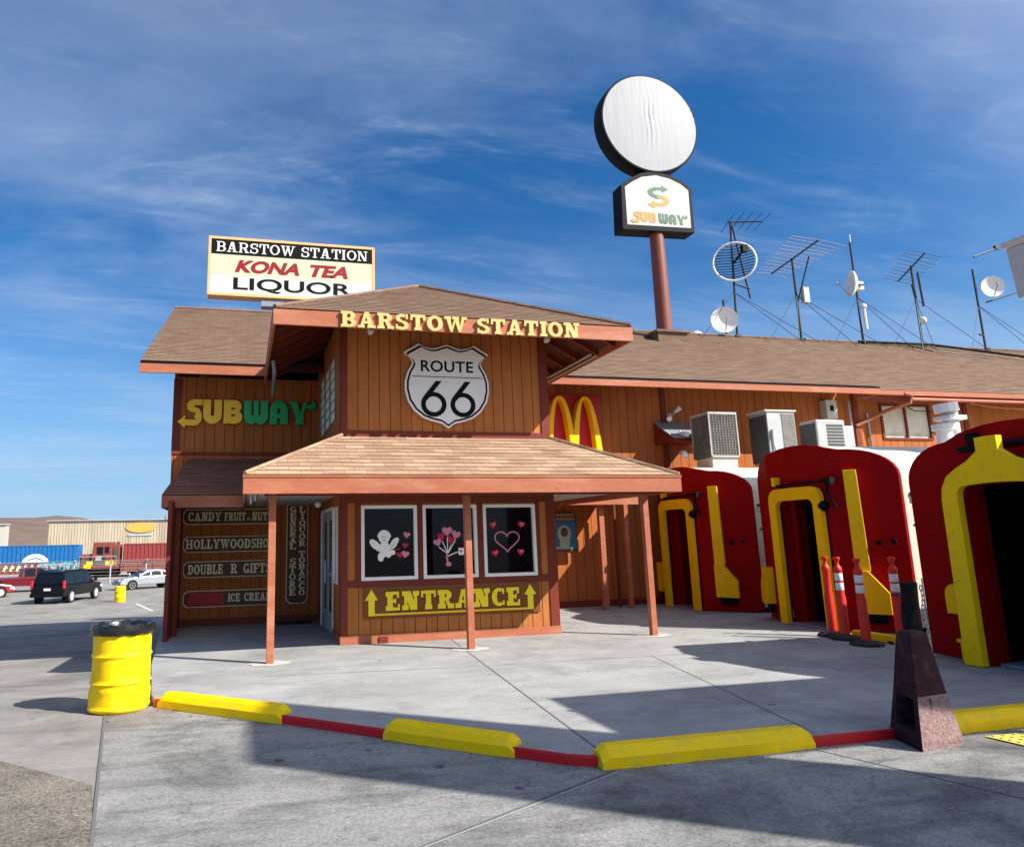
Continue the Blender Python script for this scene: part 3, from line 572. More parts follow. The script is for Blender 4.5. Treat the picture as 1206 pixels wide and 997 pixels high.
for wi, (x0, x1) in enumerate(WINS):
    fr = MB(); t = .055
    fr.box(x0, x0 + t, 11.925, 12.0, *WZ); fr.box(x1 - t, x1, 11.925, 12.0, *WZ); fr.box(x0 + t, x1 - t, 11.925, 12.0, WZ[0], WZ[0] + t); fr.box(x0 + t, x1 - t, 11.925, 12.0, WZ[1] - t, WZ[1])
    wn = part('window', fr, M['white'], bevel=.005)
    p = MB(); p.box(x0 + t, x1 - t, YP, YP + .012, WZ[0] + t, WZ[1] - t); obj('pane', p, M['glass'], wn)
    cxm = (x0 + x1) / 2; cz = 1.52; W_, P_, R_ = MB(), MB(), MB(); y = YP - .0005
    if wi == 0:
        c = cxm - .06
        blob(W_, c - .02, 1.64, .095, .09, y, .003); blob(W_, c - .01, 1.485, .085, .1, y, .0034, .2); blob(W_, c - .05, 1.37, .085, .055, y, .0038, .5); blob(W_, c + .06, 1.39, .05, .075, y, .0041, -.3); blob(W_, c - .08, 1.31, .045, .05, y, .0044, .8)
        blob(W_, c - .17, 1.53, .115, .06, y, .0032, -.75); blob(W_, c - .11, 1.47, .07, .045, y, .0042, -.6); blob(W_, c + .15, 1.56, .1, .05, y, .0036, .85); blob(W_, c + .11, 1.49, .09, .035, y, .0045, .5); blob(W_, c + .12, 1.40, .045, .04, y, .0047)
        for k in range(7): blob(W_, c - .02 + .085 * math.cos(.2 + k * .45), 1.65 + .085 * math.sin(.2 + k * .45), .032, .032, y, .005 + k * .0002, 0, 8)
        strip(R_, [(c + .13, 1.44), (c + .24, 1.46)], .014, y, .004); heart(R_, cxm + .27, 1.51, .055, y, .003, -.15); heart(R_, cxm + .18, 1.36, .06, y, .003, .2)
        heart(P_, cxm + .3, 1.68, .062, y, .003, -.2); heart(P_, cxm + .27, 1.37, .07, y, .0045, -.25)
        D_ = MB(); blob(D_, c - .045, 1.65, .008, .012, y, .0062, 0, 8); blob(D_, c + .0, 1.65, .008, .012, y, .0062, 0, 8); strip(D_, [(c - .04, 1.605), (c - .02, 1.597), (c + .0, 1.605)], .006, y, .0062)
        strip(D_, [(c + .07, 1.43), (c + .15, 1.55)], .006, y, .0064)
        obj('decal_detail', D_, M['black'], wn)
    elif wi == 1:
        c = cxm - .06
        heart(P_, c + .02, 1.73, .095, y, .0045); heart(P_, c + .17, 1.67, .085, y, .004, -.3); heart(P_, c - .15, 1.55, .075, y, .004, .35); heart(R_, c - .08, 1.65, .075, y, .003, .3); heart(R_, c + .09, 1.58, .085, y, .003, -.2)
        for q in ((c + .02, 1.63), (c + .16, 1.58), (c - .13, 1.47), (c - .07, 1.57), (c + .08, 1.5)): strip(W_, [q, (c + .02, 1.36)], .014, y, .0052 + .0003 * abs(q[0] - c))
        strip(P_, [(c + .02, 1.38), (c, 1.3), (c + .02, 1.22)], .03, y, .006); blob(P_, c + .03, 1.19, .05, .035, y, .0064); strip(W_, [(c + .03, 1.32), (c + .12, 1.36), (c + .22, 1.39)], .016, y, .0064)
        W_.plate(rc(c + .21, 1.335, c + .38, 1.45), y, .003); heart(R_, c + .25, 1.395, .026, y, .005)
    else:
        c = cxm - .04
        H = []
        for k in range(31):
            t = 2 * math.pi * k / 30; H.append((c + .235 * 16 * math.sin(t) ** 3 / 17, 1.56 + .2 * (13 * math.cos(t) - 5 * math.cos(2 * t) - 2 * math.cos(3 * t) - math.cos(4 * t)) / 17))
        strip(P_, H, .02, y, .003)
        for dx, dz, r_ in ((-.24, .27, .25), (.27, .27, -.3), (-.22, -.2, .15), (.24, -.19, -.1)): heart(R_, c + dx, 1.55 + dz, .07, y, .003, r_); heart(P_, c + dx + .012, 1.55 + dz + .01, .03, y, .0045, r_)
    for m_, q in ((M['whitedecal'], W_), (M['pink'], P_), (M['reddecal'], R_)):
        if q.f: obj('decal', q, m_, wn)
# --- side doors and side window under the porch
mb = MB(); x0, x1 = 1.54, 1.62
mb.box(x0, x1, 13.0, 13.06, 0, 2.2); mb.box(x0, x1, 14.9, 14.96, 0, 2.2); mb.box(x0, x1, 13.06, 14.9, 2.13, 2.2)
part('door_frame', mb, M['white'], bevel=.004)
for a_, b_, hy in ((13.07, 13.975, 13.88), (13.985, 14.89, 14.08)):
    mb = MB(); mb.box(1.565, 1.605, a_, a_ + .12, .01, 2.12); mb.box(1.565, 1.605, b_ - .12, b_, .01, 2.12); mb.box(1.565, 1.605, a_ + .12, b_ - .12, .01, .36); mb.box(1.565, 1.605, a_ + .12, b_ - .12, 1.98, 2.12); mb.box(1.565, 1.605, a_ + .12, b_ - .12, .98, 1.06)
    dr = part('door', mb, M['lowgrey'], bevel=.004)
    p = MB(); p.box(1.58, 1.592, a_ + .12, b_ - .12, .36, .98); p.box(1.58, 1.592, a_ + .12, b_ - .12, 1.06, 1.98); obj('glass', p, M['glass'], dr)
    p = MB(); p.tube([(1.56, hy, .85), (1.52, hy, .85), (1.52, hy, 1.25), (1.56, hy, 1.25)], .012); obj('handle', p, M['steel'], dr)
mb = MB(); mb.box(1.54, 1.6, 12.38, 12.43, .9, 2.17); mb.box(1.54, 1.6, 12.88, 12.93, .9, 2.17); mb.box(1.54, 1.6, 12.43, 12.88, .9, .95); mb.box(1.54, 1.6, 12.43, 12.88, 2.12, 2.17)
wn = part('window', mb, M['white'], bevel=.004); p = MB(); p.box(1.575, 1.588, 12.43, 12.88, .95, 2.12); obj('pane', p, M['lowgrey'], wn)
mb = MB()
ly0, ly1, lz0, lz1 = 12.62, 15.18, 3.7, 4.88
for k in range(4): yy = ly0 + (ly1 - ly0 - .05) * k / 3; mb.box(1.53, 1.6, yy, yy + .025, lz0, lz1)
for k in range(7): zz_ = lz0 + (lz1 - lz0 - .03) * k / 6; mb.box(1.545, 1.59, ly0 + .025, ly1 - .025, zz_, zz_ + .018)
wn = part('window', mb, M['acgrill']); p = MB(); p.box(1.56, 1.575, ly0 + .05, ly1 - .05, lz0 + .03, lz1 - .03); obj('pane', p, M['lattice'], wn)
# wing window, boarded cream
mb = MB(); mb.box(16.85, 18.4, 16.1, 16.2, 4.0, 4.05); mb.box(16.85, 18.4, 16.12, 16.2, 4.93, 4.98); mb.box(16.78, 16.85, 16.11, 16.2, 4.0, 4.98); mb.box(18.4, 18.47, 16.11, 16.2, 4.0, 4.98); mb.box(17.6, 17.64, 16.11, 16.2, 4.05, 4.93)
wn = part('window', mb, M['darktrim']); p = MB(); p.box(16.85, 18.4, 16.17, 16.19, 4.05, 4.93); obj('pane', p, M['cream'], wn)

# --- main gable roof (runs the whole length), ridge 8.1 m
mb = MB(); RX0, RX1, RXE = -1.985, 15.72, 45.5
courses(mb, (3.36, 14.98, 5.19), (RX1, 14.98, 5.19), (RX1, 20.7, 8.1), (3.36, 20.7, 8.1))
courses(mb, (RX0, 14.58, 5.1), (3.36, 14.58, 5.1), (3.36, 20.7, 8.1), (RX0, 20.7, 8.1))
courses(mb, (RX1, 15.55, 5.24), (RXE, 15.55, 5.24), (RXE, 20.7, 8.1), (RX1, 20.7, 8.1))
mb.face([(RXE, 26.4, 5.19), (RX0, 26.4, 5.19), (RX0, 20.7, 8.1), (RXE, 20.7, 8.1)])
rf = part('roof', mb, M['shingle'])
mb = MB()
mb.hexa([(3.36, 15.0, 5.06), (RX1, 15.0, 5.06), (RX1, 20.7, 7.96), (3.36, 20.7, 7.96)], [(3.36, 15.0, 5.165), (RX1, 15.0, 5.165), (RX1, 20.7, 8.07), (3.36, 20.7, 8.07)])
mb.hexa([(RX0 + .02, 14.6, 4.96), (3.355, 14.6, 4.96), (3.355, 20.7, 7.96), (RX0 + .02, 20.7, 7.96)], [(RX0 + .02, 14.6, 5.08), (3.355, 14.6, 5.08), (3.355, 20.7, 8.07), (RX0 + .02, 20.7, 8.07)])
mb.hexa([(RX1 + .02, 15.6, 5.1), (RXE, 15.6, 5.1), (RXE, 20.7, 7.96), (RX1 + .02, 20.7, 7.96)], [(RX1 + .02, 15.6, 5.22), (RXE, 15.6, 5.22), (RXE, 20.7, 8.07), (RX1 + .02, 20.7, 8.07)])
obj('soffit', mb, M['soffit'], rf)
mb = MB(); mb.tube([(RX0, 20.7, 8.11), (RXE, 20.7, 8.11)], .06, 8); obj('ridge_cap', mb, M['shingle'], rf)
mb = MB(); mb.box(RX0, .4, 14.59, 14.64, 4.87, 5.08); mb.box(6.3, RX1 - .01, 14.99, 15.04, 4.99, 5.165)
mb.box(RX1 - .05, RX1 + .01, 15.04, 15.8, 4.99, 5.2)
part('fascia', mb, M['trim'], bevel=.004)
mb = MB(); mb.box(RX0, .4, 14.585, 14.592, 5.055, 5.09); mb.box(6.3, RX1, 14.985, 14.992, 5.14, 5.178); part('drip_edge', mb, M['black'])
mb = MB()
for sgn in (1,):
    mb.hexa([(RX0 - .0, 14.6, 4.87), (RX0 + .04, 14.6, 4.87), (RX0 + .04, 20.7, 7.87), (RX0, 20.7, 7.87)], [(RX0, 14.6, 5.075), (RX0 + .04, 14.6, 5.075), (RX0 + .04, 20.7, 8.07), (RX0, 20.7, 8.07)])
part('barge_board', mb, M['trim'])
mb = MB(); mb.box(RX1 + .03, RXE, 15.6, 15.64, 4.95, 5.2); part('fascia', mb, M['darktrim'])
mb = MB(); mb.box(RX1 + .05, RXE, 15.48, 15.6, 5.1, 5.22); mb.tube([(17.2, 15.5, 5.0), (RXE, 15.5, 4.98)], .045, 8)
part('gutter', mb, M['trim'])
mb = MB(); mb.tube([(17.0, 15.5, 5.14), (17.15, 15.42, 5.08), (17.12, 15.45, 4.9), (16.8, 15.9, 4.75), (15.9, 16.08, 4.35)], .05, 8); part('downpipe', mb, M['trim'])
mb = MB(); mb.tube([(15.72, 16.05, 5.0), (15.72, 16.05, 3.2)], .035, 6); mb.tube([(16.3, 16.08, 4.7), (16.35, 16.08, 3.4)], .03, 6); part('conduit', mb, M['steel'])
mb = MB(); mb.tube([(19.2, 15.55, 4.95), (20.0, 15.6, 4.86), (21.2, 15.6, 4.82), (22.6, 15.6, 4.9)], .02, 6); part('cable', mb, M['trim'])
mb = MB(); mb.tube([(17.1, 15.7, 4.9), (17.7, 15.9, 4.76), (18.5, 15.9, 4.75), (19.1, 15.6, 4.95)], .012, 6); part('cable', mb, M['black'])

# --- entrance hip roof
EX0, EX1, EY0, EZ, AX, AY, AZ = .378, 6.34, 10.75, 5.065, 3.36, 13.73, 6.62
mb = MB(); by = 18.2
courses(mb, (EX0, EY0, EZ), (EX1, EY0, EZ), (AX, AY, AZ), (AX, AY, AZ))
courses(mb, (EX0, by, EZ), (EX0, EY0, EZ), (AX, AY, AZ), (AX, by, AZ))
courses(mb, (EX1, EY0, EZ), (EX1, by, EZ), (AX, by, AZ), (AX, AY, AZ))
rf = part('roof', mb, M['shingle'])
mb = MB(); h = .12
A0, A1, A2 = (EX0 + .03, EY0 + .03, EZ - h), (EX1 - .03, EY0 + .03, EZ - h), (AX, AY, AZ - h)
mb.face([A0, A2, A1]); mb.face([(EX0 + .03, 15.2, EZ - h), (AX, 15.2, AZ - h), A2, A0]); mb.face([A1, A2, (AX, 15.2, AZ - h), (EX1 - .03, 15.2, EZ - h)])
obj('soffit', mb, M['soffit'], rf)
mb = MB(); sl = (AZ - EZ) / (AX - EX0)
for k in range(7):
    yy = 11.3 + k * .62
    for s_, xe, xw in ((-1, EX0 + .04, 1.55), (1, EX1 - .04, 5.27)):
        run = min(abs(xw - xe), yy - EY0 - .12); xw = xe - s_ * run; z0_, z1_ = EZ - h - .05, EZ - h - .05 + sl * run
        obj('rafter', MB().beam((xe, yy, z0_), (xw, yy, z1_), .05, .1), M['darktrim'], rf)
for k in range(9):
    xx = 1.0 + k * .6; ye = min(11.93, EY0 + min(xx - EX0, EX1 - xx) - .12); obj('rafter', MB().beam((xx, EY0 + .04, EZ - h - .05), (xx, ye, EZ - h - .05 + sl * (ye - EY0)), .05, .1), M['darktrim'], rf)
mb = MB(); mb.box(EX0, EX1, EY0, EY0 + .04, 4.81, 5.05); mb.box(EX0, EX0 + .04, EY0 + .04, 15.2, 4.81, 5.05); mb.box(EX1 - .04, EX1, EY0 + .04, 15.6, 4.81, 5.05)
part('fascia', mb, M['trim'], bevel=.004)
mb = MB(); mb.box(EX1 - .09, EX1 - .045, EY0 + 1.2, 15.0, 4.84, 4.87); mb.box(EX1 - .2, EX1 - .16, EY0 + 1.2, 15.0, 4.86, 4.89); part('eave_strip', mb, M['lowgrey'])
mb = MB(); mb.tube([(EX0 + .02, EY0, EZ + .02), (AX, AY, AZ + .02)], .04, 6); mb.tube([(EX1 - .02, EY0, EZ + .02), (AX, AY, AZ + .02)], .04, 6); mb.tube([(AX, AY, AZ + .02), (AX, by, AZ + .02)], .05, 6)
obj('hip_cap', mb, M['shingle'], rf)
for lx in (1.85, 4.8):
    mb = MB(); mb.box(lx, lx + .05, EY0 + .1, EY0 + .18, 4.76, 4.84); mb.lathe([(.02, 0), (.045, -.05), (.05, -.11), (.045, -.115)], (lx + .025, EY0 + .2, 4.8), 10, 'y'); part('floodlight', mb, M['whitedirty'])
mb = MB(); mb.tube([(.47, 13.0, 4.8), (.5, 13.05, 4.6), (.55, 14.9, 4.55)], .035, 6); part('conduit', mb, M['grey'])

# --- porch roof on posts
PX0, PX1, PY0, PZ = 0, 6.66, 10.2, 2.51; WL, WR, WY, WZt = 1.57, 5.25, 11.95, 3.3
mb = MB()
courses(mb, (PX0, PY0, PZ), (PX1, PY0, PZ), (WR, WY, WZt), (WL, WY, WZt), c=.172)
courses(mb, (PX0, 15.75, PZ), (PX0, PY0, PZ), (WL, WY, WZt), (WL, 15.75, WZt), c=.172)
courses(mb, (PX1, PY0, PZ), (PX1, 16.1, PZ), (WR, 16.1, WZt), (WR, WY, WZt), c=.172)
rf = part('roof', mb, M['shingle_porch'])
mb = MB(); mb.tube([(PX0 + .02, PY0 + .01, PZ + .02), (WL, WY, WZt + .02)], .035, 6); mb.tube([(PX1 - .02, PY0 + .01, PZ + .02), (WR, WY, WZt + .02)], .035, 6); obj('hip_cap', mb, M['shingle_porch'], rf)
mb = MB()
def ceil(x0, x1, y0, y1):
    k = x0
    while k < x1 - .02: mb.box(k, min(k + .17, x1), y0, y1, 2.35, 2.37); k += .185
ceil(.06, 1.53, PY0 + .06, 15.7); ceil(1.6, 5.2, PY0 + .06, 11.93); ceil(5.3, 6.6, PY0 + .06, 16.1)
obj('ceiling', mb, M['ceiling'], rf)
mb = MB(); mb.box(.05, 6.6, 10.26, 15.6, 2.38, 2.4); obj('ceiling_backing', mb, M['dark'], rf)
mb = MB(); mb.box(PX0, PX1, PY0, PY0 + .04, 2.25, 2.495); mb.box(PX0, PX0 + .04, PY0 + .04, 15.7, 2.25, 2.495); mb.box(PX1 - .04, PX1, PY0 + .04, 16.1, 2.25, 2.495)
part('fascia', mb, M['trim'], bevel=.005)
mb = MB(); mb.box(PX0 - .005, PX1 + .005, PY0 - .012, PY0, 2.475, 2.505); part('drip_edge', mb, M['trim'])
for px, py in POSTS:
    mb = MB(); mb.box(px - .05, px + .05, py - .05, py + .05, 0, 2.35); part('porch_post', mb, M['trim'], bevel=.006)
mb = MB(); mb.box(.3, 6.55, 10.62, 10.72, 2.25, 2.345); part('porch_beam', mb, M['darktrim'])
mb = MB(); mb.tube([(.1, 10.35, 2.3), (.11, 10.36, 2.12)], .012, 5); mb.tube([(.17, 10.35, 2.3), (.17, 10.36, 2.16)], .01, 5); part('cable', mb, M['lowgrey'])
mb = MB(); mb.sphere((1.34, 13.5, 2.26), .06, 8); part('porch_lamp', mb, M['white'], smooth=True)
# --- small side awning left of the porch
mb = MB()
courses(mb, (-1.42, 14, 2.48), (.55, 14, 2.48), (.95, 15.73, 3.33), (-1.1, 15.73, 3.33)); mb.face([(-1.42, 15.73, 2.48), (-1.42, 14, 2.48), (-1.1, 15.73, 3.33)])
rf = part('awning', mb, M['shingle_dark']); mb = MB(); mb.box(-1.42, .02, 14.0, 14.04, 2.25, 2.47); mb.box(-1.42, -1.38, 14.04, 15.7, 2.25, 2.47); obj('fascia', mb, M['trim'], rf, bevel=.004)
mb = MB(); mb.box(-1.37, .0, 14.05, 15.7, 2.36, 2.38); obj('ceiling', mb, M['soffit'], rf)
# --- awning along the wing beside the rail cars
mb = MB(); courses(mb, (6.7, 15.05, 2.52), (8.72, 15.05, 2.52), (8.72, 16.13, 2.95), (6.7, 16.13, 2.95)); rf = part('awning', mb, M['shingle_porch'])
mb = MB(); mb.box(6.72, 8.7, 15.06, 15.1, 2.28, 2.5); obj('fascia', mb, M['trim'], rf, bevel=.004)
for px, py, hw in ((7.87, 15.32, .06), (8.52, 15.38, .05), (8.43, 15.72, .03)):
    mb = MB(); mb.box(px - hw, px + hw, py - hw, py + hw, 0, 2.4); part('awning_post', mb, M['trim'] if hw > .04 else M['darktrim'], bevel=.005)
mb = MB(); mb.box(2.16, 2.3, 11.9, 11.925, .005, .1); part('base_vent', mb, M['darktrim'])
solo('door_mat', MB().box(.72, 1.42, 15.2, 15.66, .002, .02), M['rubber'], 'black door mat on the porch floor by the side doors', 'mat', bevel=.004)
# --- triangular hood high on the wing wall
mb = MB(); mb.hexa([(9.9, 15.35, 3.78), (10.75, 15.35, 3.78), (10.75, 16.13, 3.78), (9.9, 16.13, 3.78)], [(9.9, 15.35, 3.84), (10.75, 15.35, 3.84), (10.75, 16.13, 4.32), (9.9, 16.13, 4.32)])
hd = part('hood', mb, M['darktrim']); mb = MB(); mb.hexa([(9.88, 15.3, 3.845), (10.78, 15.3, 3.845), (10.78, 16.13, 4.33), (9.88, 16.13, 4.33)], [(9.88, 15.3, 3.865), (10.78, 15.3, 3.865), (10.78, 16.13, 4.35), (9.88, 16.13, 4.35)]); obj('hood_cover', mb, M['grey'], hd)

# ================================================================== SIGNS
# raised letters on the entrance fascia
t = thing('station_lettering', 'raised cream yellow BARSTOW STATION letters along the upper coral fascia', 'lettering', (3.36, 10.74, 4.8))
for mb in slab_text('BARSTOW STATION', 1.39, 5.34, 4.805, 5.055, 10.748, .05, .25, .17, .17, split=True): obj('letter', mb, M['lettercream'], t)
# route shield
t = thing('route_shield', 'large white ROUTE 66 highway shield on the upper entrance wall', 'sign', (3.39, 11.93, 3.45))
HALF = [(0, 0), (.12, .085), (.30, .125), (.45, .18), (.60, .30), (.71, .47), (.755, .66), (.75, .82), (.70, .98), (.64, 1.08), (.615, 1.14), (.66, 1.23), (.76, 1.31), (.74, 1.335), (.50, 1.475), (.40, 1.425), (.29, 1.40), (.20, 1.405), (.10, 1.44), (0, 1.475)]
def shield(k, dx=0):
    c = (0, .76); P = [(x, z) for x, z in HALF] + [(-x, z) for x, z in HALF[-2:0:-1]]
    return [(c[0] + (x - c[0]) * k, c[1] + (z - c[1]) * k) for x, z in P]
obj('sign_board', MB().plate(shield(1), 11.94, .05, 3.39, 3.45), M['white'], t, bevel=.004)
obj('black_border', MB().plate(shield(.955), 11.8895, .003, 3.39, 3.45), M['black'], t)
obj('sign_face', MB().plate(shield(.91), 11.886, .003, 3.39, 3.45), M['white'], t)
mb = MB(); bfont(mb, 'ROUTE', 2.92, 3.86, 4.43, 4.63, 11.883, .004, .018, 0, 1.05); mb.box(2.76, 4.02, 11.879, 11.8825, 4.335, 4.347)
for cx_ in (3.135, 3.655):
    for k, p in enumerate(arcs(cx_, 3.86, .225, .215, 0, 360, .082, .078, 28) + [[(cx_ - .215, 3.92), (cx_ - .15, 4.03), (cx_ - .07, 4.03), (cx_ - .1, 3.94)], [(cx_ - .19, 3.98), (cx_ + .045, 4.27), (cx_ + .15, 4.27), (cx_ - .085, 3.98)]]): mb.plate(p, 11.883, .004 + k * .0001)
obj('lettering', mb, M['black'], t)
# sandwich shop letters on the left wall
t = thing('sandwich_shop_lettering', 'big yellow and green SUBWAY channel letters on the shaded store wall', 'lettering', (0, 15.7, 4.04))
its = [chunky(c) for c in 'SUBWAY']; outs = set_glyphs(its, -1.25, 1.33, 4.06, 4.56, 15.735, .1)
for k, mb in enumerate(outs): obj('letter', mb, M['gold'] if k < 3 else M['green'], t)
mb = MB(); mb.box(-1.0, 1.2, 15.72, 15.736, 4.2, 4.42); obj('raceway', mb, M['signbrown'], t)
# ENTRANCE board
t = thing('entrance_board', 'brown ENTRANCE board with yellow letters and two upward arrows under the front windows', 'sign', (3.4, 11.92, .37))
obj('sign_board', MB().box(1.915, 4.915, 11.925, 11.946, .375, .87), M['signbrown'], t, bevel=.003)
y = 11.9245; mb = MB(); set_glyphs([slab_glyph(c, .3, .26, .17) for c in 'ENTRANCE'], 2.27, 4.56, .49, .785, y, .012, one=mb)
sh = MB(); set_glyphs([slab_glyph(c, .3, .26, .17) for c in 'ENTRANCE'], 2.285, 4.575, .478, .773, y, .002, one=sh)
obj('letter_shadow', sh, M['black'], t); obj('lettering', mb, M['letteryellow'], t)
mb = MB()
for ax in (2.04, 4.745): mb.plate(rc(ax - .05, .42, ax + .05, .7), y, .004); mb.plate([(ax - .105, .66), (ax + .105, .66), (ax, .83)], y, .0045)
obj('arrow', mb, M['letteryellow'], t); mb = MB(); mb.plate(rc(2.09, .42, 4.695, .452), y, .004); obj('underline', mb, M['gold'], t)
# plank signs
def plank(name, label, x0, x1, z0, z1, texts, group='plank signs on the store wall', red=None, vert=False):
    t = thing(name, label, 'sign', ((x0 + x1) / 2, 15.72, z0), group)
    c = .07
    def outl(i):
        a, b, p, q = x0 + i, x1 - i, z0 + i, z1 - i
        return [(a + c, p), (b - c, p), (b - c * .4, p + c * .5), (b, p + c), (b, q - c), (b - c * .4, q - c * .5), (b - c, q), (a + c, q), (a + c * .4, q - c * .5), (a, q - c), (a, p + c), (a + c * .4, p + c * .5)]
    obj('sign_border', MB().plate(outl(0), 15.737, .03), M['signcream'], t); obj('sign_face', MB().plate(outl(.014), 15.7065, .004), M['darkbrown'], t)
    mb = MB()
    for s, a, b, p, q in texts: set_glyphs([slab_glyph(ch, .24, .16, .14) for ch in s], a, b, p, q, 15.702, .006, one=mb)
    obj('lettering', mb, M['signcream'], t)
    if red: obj('red_patch', MB().plate(rc(*red), 15.702, .003), M['signred'], t)
plank('plank_sign', 'dark plank sign reading CANDY FRUIT & NUTS, topmost of its column', -1.16, .66, 1.985, 2.29, [('CANDY', -1.06, -.42, 2.055, 2.235), ('FRUIT', -.35, .07, 2.055, 2.225), ('&', .1, .17, 2.065, 2.15), ('NUTS', .2, .6, 2.055, 2.225)])
plank('plank_sign', 'dark plank sign reading HOLLYWOOD SHOP in cream slab letters', -1.14, .68, 1.43, 1.745, [('HOLLYWOOD', -1.09, .18, 1.5, 1.69), ('SHOP', .2, .65, 1.5, 1.69)])
plank('plank_sign', 'dark plank sign reading DOUBLE R GIFTS in cream slab letters', -1.12, .68, .935, 1.25, [('DOUBLE', -1.03, -.35, 1.0, 1.195), ('R', -.2, -.07, 1.0, 1.195), ('GIFTS', .05, .6, 1.0, 1.195)])
plank('plank_sign', 'plank sign reading ICE CREAM with a red painted-over left half', -1.1, .68, .36, .68, [('ICE', -.24, 0, .45, .61), ('CREAM', .08, .64, .45, .61)], red=(-1.02, .40, -.32, .64))
t = thing('plank_sign', 'tall vertical sign board reading GENERAL STORE and LIQUOR TOBACCO beside the doors', 'sign', (1.12, 15.72, .36), 'plank signs on the store wall')
def outl(a, b, p, q, c=.08): return [(a + c, p), (b - c, p), (b, p + c), (b, q - c), (b - c, q), (a + c, q), (a, q - c), (a, p + c)]
obj('sign_border', MB().plate(outl(.91, 1.35, .36, 2.43), 15.737, .03), M['signcream'], t); obj('sign_face', MB().plate(outl(.924, 1.336, .374, 2.416), 15.7065, .004), M['darkbrown'], t)
mb = MB()
for s, xa, xb, zt, zb in (('GENERAL', .975, 1.105, 2.33, 1.44), ('STORE', .975, 1.105, 1.27, .51), ('LIQUOR', 1.165, 1.295, 2.33, 1.5), ('TOBACCO', 1.165, 1.295, 1.42, .51)):
    st = (zt - zb) / len(s)
    for k, ch in enumerate(s):
        m_ = .03 if ch == 'I' else 0
        set_glyphs([slab_glyph(ch, .24, .16, .14)], xa + m_, xb - m_, zt - (k + 1) * st + st * .1, zt - k * st, 15.702, .006, one=mb)
obj('lettering', mb, M['signcream'], t)
# golden arches on the wing wall
t = thing('golden_arches_sign', 'yellow double arch on a red panel, half hidden behind the porch roof', 'sign', (7.6, 16.1, 3.4))
obj('sign_board', MB().box(6.3, 8.42, 16.06, 16.125, 3.3, 4.98), M['signred'], t)
mb = MB()
def arch(cx_, w_in, w_out, z0, zt, y, d):
    n = 22; O, I = [], []
    for k in range(n + 1):
        u = -1 + 2 * k / n; zc = 1 - abs(u) ** 2.6
        wl, wi = (w_out, w_in)
        O.append((cx_ + u * (w_out if True else 0), z0 + (zt - z0) * zc)); 
        I.append((cx_ + u * w_in, z0 + (zt - z0 - .075) * zc if abs(u) < 1 else z0))
    for k in range(n): mb.plate([O[k], O[k + 1], I[k + 1], I[k]], y, d)
arch(7.27, .245, .40, 3.42, 4.89, 16.05, .22); arch(7.93, .245, .40, 3.42, 4.89, 16.05, .2205)
obj('arch', mb, M['yellow'], t)
# illustrated poster on the wing wall
t = thing('arched_poster', 'blue arched top poster of a sea scene hanging on the wing wall beside the entrance', 'poster', (7.32, 16.1, 1.27))
P = [(7.01, 1.27), (7.64, 1.27), (7.64, 2.1), (7.55, 2.15), (7.43, 2.18), (7.32, 2.19), (7.21, 2.18), (7.1, 2.15), (7.01, 2.1)]
obj('sign_board', MB().plate(P, 16.13, .03), M['darkbrown'], t); obj('picture', MB().plate(rc(7.03, 1.3, 7.62, 1.95), 16.0995, .003), M['postersea'], t)
mb = MB()
for k in range(6): mb.box(7.06 + k * .09, 7.125 + k * .09, 16.095, 16.0995, 2.07, 2.13)
for k in range(7): mb.box(7.05 + k * .08, 7.11 + k * .08, 16.095, 16.0995, 1.97, 2.04)
obj('lettering', mb, M['postertan'], t)
mb = MB(); blob(mb, 7.32, 1.66, .17, .2, 16.096, .003); blob(mb, 7.32, 1.45, .13, .11, 16.096, .0033); mb.plate(rc(7.1, 1.32, 7.5, 1.37), 16.096, .003); obj('emblem', mb, M['postergreen'], t)
mb = MB(); blob(mb, 7.32, 1.7, .09, .11, 16.092, .004); obj('emblem', mb, M['darkbrown'], t)

# roof marquee, standing just behind the ridge
t = thing('roof_marquee', 'rectangular roof marquee reading BARSTOW STATION, KONA TEA and LIQUOR', 'sign', (1.26, 21.2, 8.1))
K = 1.4
x0, x1, z0, z1 = -.82 * K, 2.69 * K, 1.6 + 5.04 * K, 1.6 + 6.33 * K; Z = lambda z: 1.6 + (z - 1.6) * K; f = .055 * K; ym = 21.0
obj('cabinet', MB().box(x0 + .01, x1 - .01, ym + .03, ym + .45, z0 + .01, z1 - .01), M['orangetrim'], t)
mb = MB(); mb.box(x0, x1, ym - .01, ym + .04, z0, z0 + f); mb.box(x0, x1, ym - .01, ym + .04, z1 - f, z1); mb.box(x0, x0 + f, ym - .01, ym + .04, z0 + f, z1 - f); mb.box(x1 - f, x1, ym - .01, ym + .04, z0 + f, z1 - f)
obj('sign_frame', mb, M['orangetrim'], t, bevel=.004)
for nm, za, zb, m_ in (('black_panel', 7.545, 7.875, 'black'), ('cream_panel', 7.10, 7.54, 'softyellow'), ('white_panel', 6.695, 7.095, 'softwhite')): obj(nm, MB().box(x0 + f, x1 - f, ym, ym + .029, Z(za), Z(zb)), M[m_], t)
obj('lettering', slab_text('BARSTOW STATION', -.66 * K, 2.53 * K, Z(7.6), Z(7.82), ym - .001, .004, .17, .07, .08), M['white'], t)
mb = MB(); bfont(mb, 'KONA', -.28 * K, 1.06 * K, Z(7.16), Z(7.44), ym - .001, .004, .05, .28); obj('lettering', mb, M['marqueered'], t); mb = MB(); bfont(mb, 'TEA', 1.28 * K, 2.1 * K, Z(7.16), Z(7.44), ym - .001, .004, .05, .28); obj('lettering', mb, M['marqueered'], t)
mb = MB(); bfont(mb, 'LIQUOR', -.3 * K, 2.18 * K, Z(6.735), Z(7.05), ym - .001, .004, .02); obj('lettering', mb, M['black'], t)
